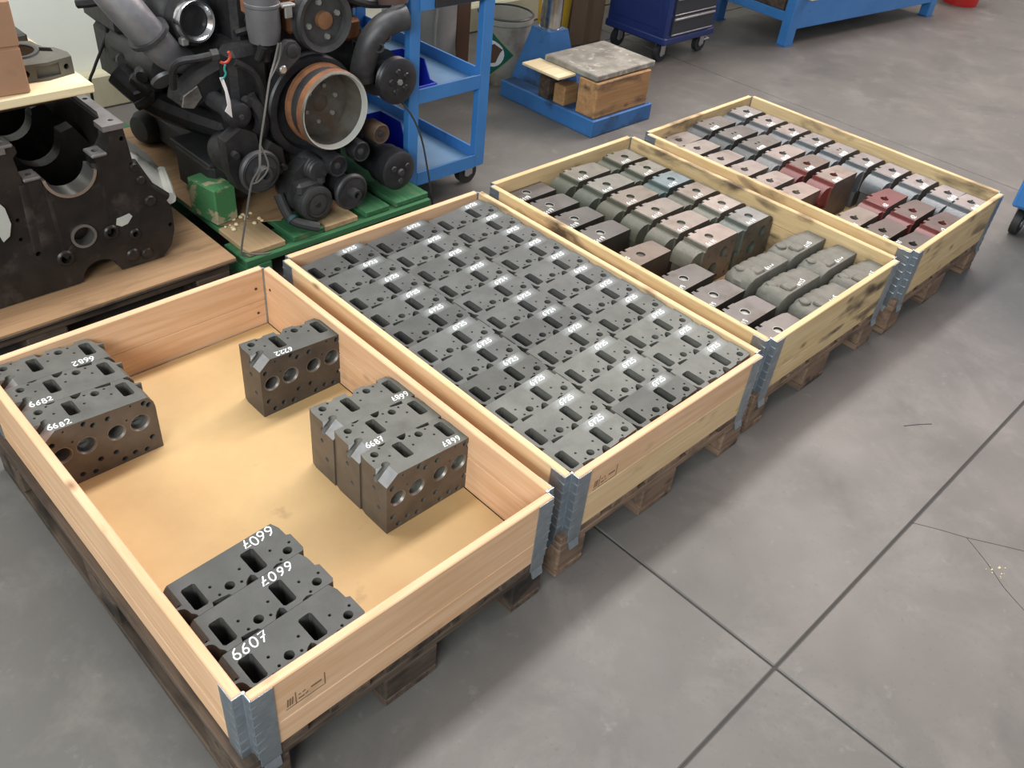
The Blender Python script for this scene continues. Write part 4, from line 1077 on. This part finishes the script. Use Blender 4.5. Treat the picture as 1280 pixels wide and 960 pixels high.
part('compressor_bracket', b, GM, en)
part('drain_hose', MB().tube([e(1.145,1.68,.26), e(1.150,1.64,.20), e(1.165,1.61,.177), e(1.205,1.57,.166), e(1.225,1.555,.162)], .018, 10, sub=4), M['rubber'], en)
part('hose_clip', MB().ring(e(1.156,1.625,.188), (.15,-.8,-.45), [(0,.0205),(.012,.0205),(.012,.0175),(0,.0175)], 14), mat('hose_clip_teal', (.02,.06,.07), rough=.5), en)
# left front bracket with the alternator
b = MB(); b.prism([(x-EO.x, z-EO.z) for x, z in ((.962,.50),(1.02,.53),(1.075,.50),(1.09,.42),(1.13,.46),(1.168,.43),(1.175,.37),(1.16,.34),(1.10,.36),(1.075,.30),(1.02,.30),(.985,.33),(.965,.40))], 'y', 1.668-EO.y, 1.72-EO.y)
b.lathe(e(.985,1.645,.455), AX, [(0,.012),(.02,.014)], 12); b.lathe(e(1.160,1.645,.37), AX, [(0,.010),(.02,.012)], 12)
part('accessory_bracket', b, DK, en)
part('alternator', MB().lathe(e(1.051,1.70,.393), AX, [(0,.06),(.02,.072),(.12,.074),(.16,.06),(.18,.03)], 26), DK, en)
sp = wheel('small_pulley', 1.039, 1.690, .560, [(0,.012),(.002,.034),(.008,.042),(.05,.042),(.06,.03),(.18,.03)], PB, 26)
part('pulley_nut', MB().lathe(e(1.039,1.682,.560), AX, [(0,.008),(.010,.010)], 6), GM, sp)
b = MB(); eb_(1.06,1.76,.56,1.20,1.86,.74,.02); b.tube([e(1.10,1.74,.60), e(1.13,1.72,.52), e(1.12,1.74,.44), e(1.16,1.76,.40)], .024, 8); b.tube([e(1.06,1.73,.72), e(1.12,1.715,.67), e(1.15,1.73,.55)], .012, 8)
b.lathe(e(1.09,1.715,.585), AX, [(0,.014),(.03,.018)], 10); b.lathe(e(1.125,1.71,.535), AX, [(0,.012),(.03,.016)], 10)
part('injection_pump', b, DK, en)
# turbo side
tb = MB()
tb.lathe(e(1.055,1.955,.785), (-.08,1,-.05), [(0,.070),(.004,.078),(.04,.084),(.05,.10),(.09,.125),(.14,.120),(.17,.10),(.25,.08)], 32)
tb.tube([e(1.20,2.06,.72), e(1.21,2.06,.86), e(1.12,2.07,.95), e(.98,2.08,.96), e(.93,2.08,.86)], lambda t: .048-.012*t, 14, sub=4)
part('turbo_housing', tb, DK, en)
wring('turbo_inlet', 1.050, 1.930, .790, [(0,.058),(-.002,.064),(.004,.068),(.040,.068),(.040,.050),(.015,.048)], M['chrome'], 40, axis=(-.08,1,-.05))
part('compressor_wheel', MB().lathe(e(1.052,1.960,.788), (-.08,1,-.05), [(0,.006),(.01,.016),(.03,.026)], 14), M['chrome'], en)
part('turbo_throat', MB().lathe(e(1.052,1.978,.788), (-.08,1,-.05), [(0,.048),(.02,.048)], 24), M['rubber'], en)
part('exhaust_pipe', MB().tube([e(.775,2.05,1.0), e(.812,1.995,.905), e(.860,1.965,.820), e(.920,1.965,.735), e(.97,1.99,.68), e(1.04,2.04,.64)], lambda t: .062-.014*t, 18, sub=5), AL, en)
part('exhaust_flange', MB().lathe(e(.895,1.965,.77), (.52,0,-.85), [(0,.070),(.014,.070)], 20), GM, en)
part('clamp', MB().cbox(*e(.99,1.93,.72), *e(1.015,1.96,.745), .004), M['plug'], en)
# starter and rear cluster on the left
st = part('starter_motor', MB().lathe(e(1.005,2.10,.590), (-.06,1,.08), [(0,.040),(.004,.058),(.03,.066),(.16,.068),(.17,.05),(.30,.05)], 26), GM, en)
part('starter_cap', MB().lathe(e(.985,2.085,.560), (-.06,1,.9), [(0,.046),(.012,.048),(.016,.040)], 24), AL, st)
b = MB()
rnd = random.Random(11)
eb_(.96,2.25,.42,1.16,2.60,.66,.04); eb_(.945,2.30,.62,1.10,2.62,.90,.04)
for i in range(26):
    x = rnd.uniform(.925,1.03); y = rnd.uniform(2.18,2.42); z = rnd.uniform(.50,.88)
    if rnd.random() < .45: b.lathe(e(x,y,z), (rnd.uniform(-1,1),-1,rnd.uniform(-1,1)), [(0,.018),(.01,.030),(.06,.032),(.08,.02)], 10)
    else:
        d = Vector((rnd.uniform(-.06,.08), rnd.uniform(-.10,.10), rnd.uniform(-.16,.12)))
        b.tube([e(x,y,z), e(x,y,z)+d*.5+Vector((.02,-.03,0)), e(x,y,z)+d], rnd.uniform(.009,.02), 7, sub=3)
part('wiring_and_fittings', b, DK, en)['kind'] = 'stuff'
b = MB(); b.tube([e(.945,2.35,.52), e(1.00,2.25,.44), e(1.08,2.12,.40), e(1.16,1.98,.38)], lambda t: .06-.015*t, 10, sub=4)
part('bell_housing_rim', b, DK, en)
part('engine_mount_arm', MB().prism([(x-EO.x, z-EO.z) for x, z in ((.925,.560),(.935,.590),(1.02,.640),(1.10,.665),(1.12,.62),(1.05,.585),(.97,.545))], 'y', 1.86-EO.y, 1.96-EO.y).lathe(e(.945,1.855,.572),AX,[(0,.016),(.02,.018)],12), DK, en)
part('bare_arm_end', MB().prism([(x-EO.x, z-EO.z) for x, z in ((.924,.558),(.934,.592),(.985,.617),(.995,.580),(.962,.548))], 'y', 1.853-EO.y, 1.862-EO.y), mat('worn_arm', (.17,.15,.13), (.06,.055,.05), scale=25, rough=.7), en)
part('breather_pipe', MB().tube([e(.878,1.80,.65), e(.872,1.775,.71), e(.886,1.75,.745), e(.93,1.72,.757), e(.978,1.70,.766)], .012, 9, sub=4), DK, en)
part('pipe_union', MB().lathe(e(.968,1.705,.765), (1,-.25,.1), [(0,.018),(.022,.018)], 6), GM, en)
rg = []
for k in range(11): a = -2.3+k*2.9/10; rg.append(e(1.000+.020*math.cos(a), 1.685, .762+.020*math.sin(a)))
part('red_ring', MB().tube(rg, .0045, 7, sub=1), M['red_ring'], en)
tg = thing('hang_tag', 'narrow white paper tag hanging from the engine by a teal string', 'tag', (.990, 1.665, .745))
part('string', MB().tube([(0,0,0), (-.004,0,-.015), (-.002,-.002,-.028), (-.012,0,-.042)], .003, 6, sub=3), M['teal'], tg)
P8 = [(-.024,-.036),(-.010,-.038),(.002,-.075),(.010,-.118),(.008,-.172),(-.022,-.140),(-.010,-.125),(-.013,-.080)]
yb_ = [0,.004,.010,.012,.008,-.006,-.004,-.004]
vv = [(x,y-.002,z) for (x,z),y in zip(P8,yb_)]+[(x,y,z) for (x,z),y in zip(P8,yb_)]
part('paper_tag', MB().add(vv, [(0,1,2,7),(7,2,3,6),(6,3,4,5),(8,15,10,9),(15,14,11,10),(14,13,12,11)]+[(i,8+i,8+(i+1)%8,(i+1)%8) for i in range(8)]), M['tag_white'], tg)
o = obj('lifting_wire', MB().tube([(1.172,1.65,.785),(1.150,1.645,.735),(1.112,1.62,.690),(1.06,1.58,.60),(1.024,1.560,.517),(1.00,1.535,.455),(.974,1.55,.400),(.94,1.55,.28),(.912,1.55,.172),(.925,1.548,.150)], .0035, 6, sub=4)
   .tube([(1.024,1.560,.517),(1.035,1.54,.45),(1.00,1.54,.41),(.974,1.55,.400)], .003, 6, sub=4).tube([(1.018,1.56,.50),(1.0,1.538,.44),(.985,1.54,.41)], .003, 6, sub=4)
   .tube([(1.180,1.65,.785),(1.165,1.645,.735),(1.112,1.62,.690)], .003, 6, sub=3).tube([(.912,1.55,.172),(.96,1.545,.147),(1.02,1.556,.128)], .0035, 6, sub=3).mesh('lifting_wire', M['wire']))
tag(o, 'twisted tying wire running from the engine down to the green pallet corner', 'wire')
o = obj('cord', MB().tube([(1.66,1.70,.52),(1.70,1.64,.45),(1.73,1.61,.36),(1.755,1.60,.24),(1.785,1.60,.10),(1.80,1.60,.004)], .004, 6, sub=3).mesh('cord', M['cord']))
tag(o, 'thin dark cord hanging between the engine and the blue cart', 'cord')
o = obj('cord', MB().tube([(.955,2.42,.70),(.965,2.46,.62),(.955,2.50,.56),(.905,2.5,.48),(.882,2.5,.42),(.880,2.5,.17)], .0055, 7, sub=3).mesh('cord', M['cord']))
tag(o, 'black cord drooping from the left of the engine beside the wall', 'cord')
ol = thing('black_canister', 'round black canister lying on the cardboard behind the oil pan', 'canister', (1.115, 2.50, .1478))
part('canister_body', MB().lathe((-.08,.02,.068), (1,.25,0), [(0,.02),(.006,.05),(.03,.066),(.16,.068),(.18,.055),(.19,.02)], 24), M['rubber'], ol)
part('canister_ridge', MB().ring((-.03,.0325,.068), (1,.25,0), [(0,.067),(.004,.071),(.012,.071),(.016,.067)], 24), M['rubber'], ol)

# ------------------------------------------------------------------ blue shelf cart
def castor(parent, x, y, r=.05, zb=.12, brake=False, wm=None):
    c_ = obj('castor', MB().cyl((0,-.016,r),(0,.016,r),r,n=20).mesh('castor', wm or M['rubber']), parent, (x,y,0))
    part('castor_fork', MB().cbox(-.03,-.03,zb-.012,.03,.03,zb,.002).cbox(-.022,-.024,r-.01,.022,-.019,zb-.01,.002).cbox(-.022,.019,r-.01,.022,.024,zb-.01,.002), M['silver'], c_)
    part('castor_hub', MB().cyl((0,-.019,r),(0,.019,r),r*.38,n=12), M['silver'], c_)
    if brake: part('brake_pedal', MB().cbox(.02,-.02,r+.012,.085,.02,r+.022,.003).cbox(.06,-.016,r+.02,.075,.016,r+.026,.002), M['silver'], c_)
    return c_
ct = thing('shelf_cart', 'bright blue steel cart with three trays beside the engine', 'cart', (1.735, 1.69, 0))
CW, CD = .415, .86
for x, y in ((.0,0),(CW-.055,0),(0,CD-.04),(CW-.055,CD-.04)):
    part('post', MB().cbox(x,y,.112,x+(.048 if x == 0 else .055),y+.035,1.02,.003), M['blue'], ct)
for z0, nm in ((.113,'tray'),(.452,'tray'),(.792,'tray')):
    b = MB().box(.004,.006,z0,CW-.004,CD-.006,z0+.008)
    tr = part('tray', b, M['blue_tray'], ct)
    for (x0,y0,x1,y1) in ((.046,-.001,CW-.053,.009),(.046,CD-.009,CW-.053,CD),(CW-.012,.03,CW-.002,CD-.03),(.001,.03,.011,CD-.03)):
        part('tray_lip', MB().cbox(x0,y0,z0-.002,x1,y1,z0+.055,.0015), M['blue'], tr)
part('gusset', MB().prism([(.04,.792),(.105,.792),(.105,.86),(.04,.86)], 'y', -.006, -.002), M['blue'], ct)
part('front_strip', MB().cbox(.106,-.014,.796,CW-.052,-.002,.86,.002), M['rubber'], ct)
for x, y in ((.05,.09),(CW-.02,.09),(.05,CD-.08),(CW-.02,CD-.08)): castor(ct, x, y, .05, .111)
def bin_(name_lab, x, y, z, w_, d_, h_, rz=0):
    t = thing('storage_bin', name_lab, 'bin', (x,y,z), rz, 'blue plastic bins in the cart')
    b = MB(); k = .004
    b.box(0,0,0,w_,d_,k)
    b.prism([(0,0),(d_,0),(d_,h_),(.35*d_,h_),(.18*d_,h_*.45),(0,h_*.42)], 'x', 0, k); b.prism([(0,0),(d_,0),(d_,h_),(.35*d_,h_),(.18*d_,h_*.45),(0,h_*.42)], 'x', w_-k, w_)
    b.box(0,d_-k,0,w_,d_,h_)
    part('bin_body', b, M['bin'], t)
    part('bin_front', MB().cbox(-.001,-.004,0,w_+.001,.003,h_*.44,.0015), M['bin'], t)
    return t
bin_('royal blue open bin on the middle tray of the cart', 1.752, 1.702, .461, .125, .21, .120)
bin_('royal blue bin on the bottom tray of the cart, behind the post', 1.762, 1.86, .122, .13, .21, .15)

# ------------------------------------------------------------------ things behind the cart
sk = thing('sack', 'pale grey folded sack behind the blue cart', 'sack', (2.75, 2.86, 0), math.radians(-25))
vs = []; fs = []; nu, nv = 18, 14
for i in range(nu):
    for j in range(nv):
        a = 2*PI*i/nu; h = j/(nv-1)
        f = 1+.05*math.sin(5*a+3*h)+.04*noise.noise((math.cos(a)*2,math.sin(a)*2,h*4))
        r = (.95 if j < nv-1 else .55)*(1-.12*h)
        vs.append((.22*r*f*math.copysign(abs(math.cos(a))**.6, math.cos(a)), .13*r*f*math.copysign(abs(math.sin(a))**.6, math.sin(a)), .52*h))
for i in range(nu):
    for j in range(nv-1): fs.append((i*nv+j, ((i+1)%nu)*nv+j, ((i+1)%nu)*nv+j+1, i*nv+j+1))
fs.append(tuple(i*nv for i in range(nu))[::-1]); fs.append(tuple(i*nv+nv-1 for i in range(nu)))
part('sack_body', MB().add(vs, fs), M['sack'], sk)
part('sack_seam', MB().tube([(-.14,-.135,.02),(-.13,-.137,.25),(-.14,-.125,.50)], .006, 6).tube([(.06,-.135,.02),(.05,-.137,.25),(.07,-.125,.50)], .006, 6), M['sack'], sk)
o = obj('brown_plank', MB().cbox(3.02,2.86,0,3.12,2.90,.75,.003).mesh('brown_plank', M['brown_board'])); tag(o, 'dark brown plank standing upright between the sack and the pail', 'plank')

pl = thing('pail', 'dirty white pail with a green diamond label behind the cart', 'bucket', (3.145, 2.615, 0))
def pr(z): return .112+.036*z/.36
part('pail_body', MB().ring((0,0,0), (0,0,1), [(0,.0),(0,pr(0)),(.32,pr(.32)),(.325,pr(.32)+.006),(.345,pr(.34)+.006),(.36,pr(.36)),(.36,pr(.36)-.006),(.01,pr(0)-.006),(.01,.0)], 36), M['pail'], pl)
part('pail_rim', MB().ring((0,0,.352), (0,0,1), [(0,pr(.36)+.001),(.006,pr(.36)+.006),(.012,pr(.36)),(.012,pr(.36)-.008),(0,pr(.36)-.006)], 36), M['grey_metal'], pl)
part('pail_contents', MB().lathe((0,0,.27), (0,0,1), [(0,pr(.27)-.009),(.004,pr(.27)-.009)], 30), M['rubber'], pl)
def patch(poly, off, m, nm, parent, a0=math.radians(-134-30)):
    """flat shape wrapped round the pail: (arc metres, height)"""
    b = MB()
    bm = bmesh.new()
    vv = [bm.verts.new((x, z, 0)) for x, z in poly]
    bm.faces.new(vv)
    bmesh.ops.triangulate(bm, faces=bm.faces[:])
    bmesh.ops.subdivide_edges(bm, edges=bm.edges[:], cuts=3, use_grid_fill=True)
    out = []
    for v in bm.verts:
        r = pr(v.co.y)+off; a = a0+v.co.x/pr(.2); out.append((r*math.cos(a), r*math.sin(a), v.co.y))
    for v, p in zip(bm.verts, out): v.co = p
    me = bpy.data.meshes.new(nm); bmesh.ops.recalc_face_normals(bm, faces=bm.faces[:])
    bm.to_mesh(me); bm.free(); me.materials.append(m); shade(me)
    return obj(nm, me, parent)
lc = .175
def dia(s): return [(0,lc-s*.125),(s*.135,lc+.0),(0,lc+s*.125),(-s*.135,lc)]
lb = patch(dia(1.0), .0012, M['label_line'], 'label', pl)
patch(dia(.94), .0018, M['label_green'], 'label_field', lb)
patch([(.075*math.cos(2*PI*k/20), lc+.072*math.sin(2*PI*k/20)) for k in range(20)], .0024, M['tag_white'], 'label_disc', lb)
patch([(-.05,lc-.02),(-.005,lc-.055),(.03,lc-.045),(.052,lc+.01),(.065,lc+.03),(.02,lc+.055),(-.03,lc+.03)], .0030, M['brown_board'], 'label_mark', lb)

ps = thing('press_stand', 'blue floor stand with steel column on a flat blue base', 'stand', (2.975, 1.785, 0))
b = MB().cbox(0,0,0,.468,.66,.085,.004)
part('base_box', b, M['blue_dirty'], ps); part('base_top', MB().cbox(.012,.012,.085,.456,.648,.0865,.0005), mat('base_top_dirt', (.035,.05,.075), (.03,.10,.26), scale=6, rough=.7), ps)
cx, cy = .215, .545
b = MB(); s0, s1 = .125, .066
vs = [(cx-s0,cy-s0,.0865),(cx+s0,cy-s0,.0865),(cx+s0,cy+s0,.0865),(cx-s0,cy+s0,.0865),(cx-s1,cy-s1,.355),(cx+s1,cy-s1,.355),(cx+s1,cy+s1,.355),(cx-s1,cy+s1,.355)]
b.add(vs, [(0,3,2,1),(4,5,6,7),(0,1,5,4),(1,2,6,5),(2,3,7,6),(3,0,4,7)])
part('column_foot', b, M['blue_dirty'], ps)
part('steel_column', MB().lathe((cx,cy,.355), (0,0,1), [(0,.060),(.004,.060),(.005,.055),(.80,.055)], 30), M['steel'], ps)
o = obj('wood_block', MB().cbox(2.992,1.800,.0868,3.405,1.925,.262,.004).mesh('wood_block', M['timber'])); tag(o, 'large orange-brown timber block on the front of the blue press base', 'block')
o = obj('wood_offcut', MB().cbox(2.985,2.00,.0868,3.085,2.075,.185,.004).mesh('wood_offcut', M['timber'])); tag(o, 'small notched timber offcut on the press base beside the large block', 'block')
o = obj('wood_offcut', MB().cbox(2.985,2.11,.0868,3.08,2.18,.2535,.004).mesh('wood_offcut', M['pallet_dark'])); tag(o, 'dark upright offcut holding up the pale batten on the press base', 'block')
o = obj('wood_batten', MB().cbox(2.872,1.955,.2540,3.0,2.205,.2668,.002).mesh('wood_batten', M['board_pale']))
tag(o, 'thin pale wood batten sticking out left from under the grey board', 'board')
o = obj('grey_board', MB().cbox(2.995,1.815,.2672,3.445,2.17,.296,.004).mesh('grey_board', M['board_grey'])); o.rotation_euler = (0,0,0)
tag(o, 'weathered grey spattered board lying across the timber block', 'board')
yb = thing('yellow_tub', 'yellow tub with a black rim behind the steel column', 'bucket', (3.80, 2.86, 0))
part('tub_body', MB().ring((0,0,0), (0,0,1), [(0,0),(0,.085),(.40,.105),(.40,.098),(.01,.079),(.01,0)], 28), M['yellow'], yb)
part('tub_rim', MB().ring((0,0,.39), (0,0,1), [(0,.105),(.004,.112),(.02,.112),(.02,.096),(0,.098)], 28), M['rubber'], yb)
cbx = thing('cardboard_box', 'tall dull brown cardboard box behind the press, next to the navy trolley', 'box', (3.95, 2.80, 0), math.radians(-3))
part('carton', MB().cbox(-.05,0,0,.24,.28,.62,.004), M['card_dull'], cbx)
part('carton_fold', MB().cbox(-.052,-.003,.31,.242,.002,.318,.001), M['card_dull'], cbx)
part('carton_tape', MB().cbox(.08,-.002,0,.13,.001,.62,.0005), mat('tape', (.17,.11,.07), rough=.4), cbx)

# navy tool trolley
tt = thing('tool_trolley', 'dark navy drawer trolley on castors behind the press', 'trolley', (4.165, 2.285, 0))
part('cabinet', MB().cbox(0,0,.118,.50,.46,.86,.012), M['navy'], tt)
part('side_recess', MB().cbox(-.004,.05,.20,.001,.41,.80,.002), M['navy'], tt)
part('plinth_bar', MB().cbox(-.006,-.006,.114,.506,.466,.158,.008), M['navy'], tt)
for k, (z0, z1) in enumerate(((.170,.275),(.285,.39),(.40,.505),(.515,.62),(.63,.80))):
    dr = part('drawer', MB().cbox(.045,-.012,z0,.455,.002,z1,.003), M['drawer'], tt)
    part('drawer_pull', MB().cbox(.045,-.020,z1-.018,.455,-.010,z1-.006,.002), M['silver'], dr)
    part('drawer_trim', MB().cbox(.045,-.015,z0,.455,-.011,z0+.007,.001), M['silver'], dr)
for x, y, br in ((.06,.06,False),(.46,.06,True),(.06,.40,False),(.46,.40,False)): castor(tt, x, y, .052, .118, br)

# blue workbench
wb = thing('workbench', 'blue steel workbench with a low shelf at the top right', 'bench', (5.245, 2.075, 0), math.radians(-5.7))
for x, y in ((0,0),(1.78,0),(0,.60),(1.78,.60)):
    lg = part('leg', MB().cbox(x,y,0.004,x+.085,y+.07,.84,.004), M['blue_dirty'] if y else M['blue'], wb)
    part('foot_plate', MB().cbox(x-.008,y-.008,0,x+.093,y+.078,.006,.001), M['blue_dirty'], lg)
part('worktop', MB().cbox(-.15,-.10,.84,2.05,.74,.90,.004), M['timber'], wb)
part('front_rail', MB().cbox(.085,.004,.105,1.78,.03,.30,.003), M['blue'], wb)
part('side_rail', MB().cbox(.01,.07,.145,.05,.60,.205,.003), M['blue'], wb); part('side_rail', MB().cbox(1.80,.07,.145,1.84,.60,.205,.003), M['blue'], wb)
part('shelf', MB().cbox(.05,.03,.150,1.80,.64,.170,.002), M['blue_dirty'], wb)
o = obj('wooden_crate', MB().cbox(.02,.10,.2055,.30,.50,.42,.004).mesh('wooden_crate', M['pallet_dark']), None, wb.location, wb.rotation_euler); tag(o, 'dark brown wooden box on the low shelf of the blue bench', 'box')
o = obj('wood_stick', MB().cbox(.075,-.06,.3005,.155,.50,.325,.003).mesh('wood_stick', M['board_pale']), None, wb.location, wb.rotation_euler); tag(o, 'pale square wood stick poking out past the bench leg', 'timber')
rbk = thing('red_bucket', 'red plastic bucket on the floor beyond the bench', 'bucket', (7.75, 1.95, 0))
part('bucket_body', MB().ring((0,0,0), (0,0,1), [(0,0),(0,.135),(.30,.17),(.30,.163),(.01,.128),(.01,0)], 30), M['red'], rbk)
part('bucket_band', MB().ring((0,0,.27), (0,0,1), [(0,.166),(.004,.174),(.03,.176),(.03,.168)], 30), M['red'], rbk)
# blue cabinet at the right edge
rc = thing('blue_cabinet', 'blue wheeled cabinet cut off by the right edge of the picture', 'cabinet', (3.80, -.525, 0))
part('cabinet_body', MB().cbox(0,0,.135,.45,.58,.85,.008), M['blue'], rc)
part('door', MB().cbox(-.014,.02,.15,.001,.56,.83,.003), M['blue'], rc)
for x, y in ((.06,.06),(.07,.535),(.40,.06),(.40,.535)): castor(rc, x, y, .055, .135)
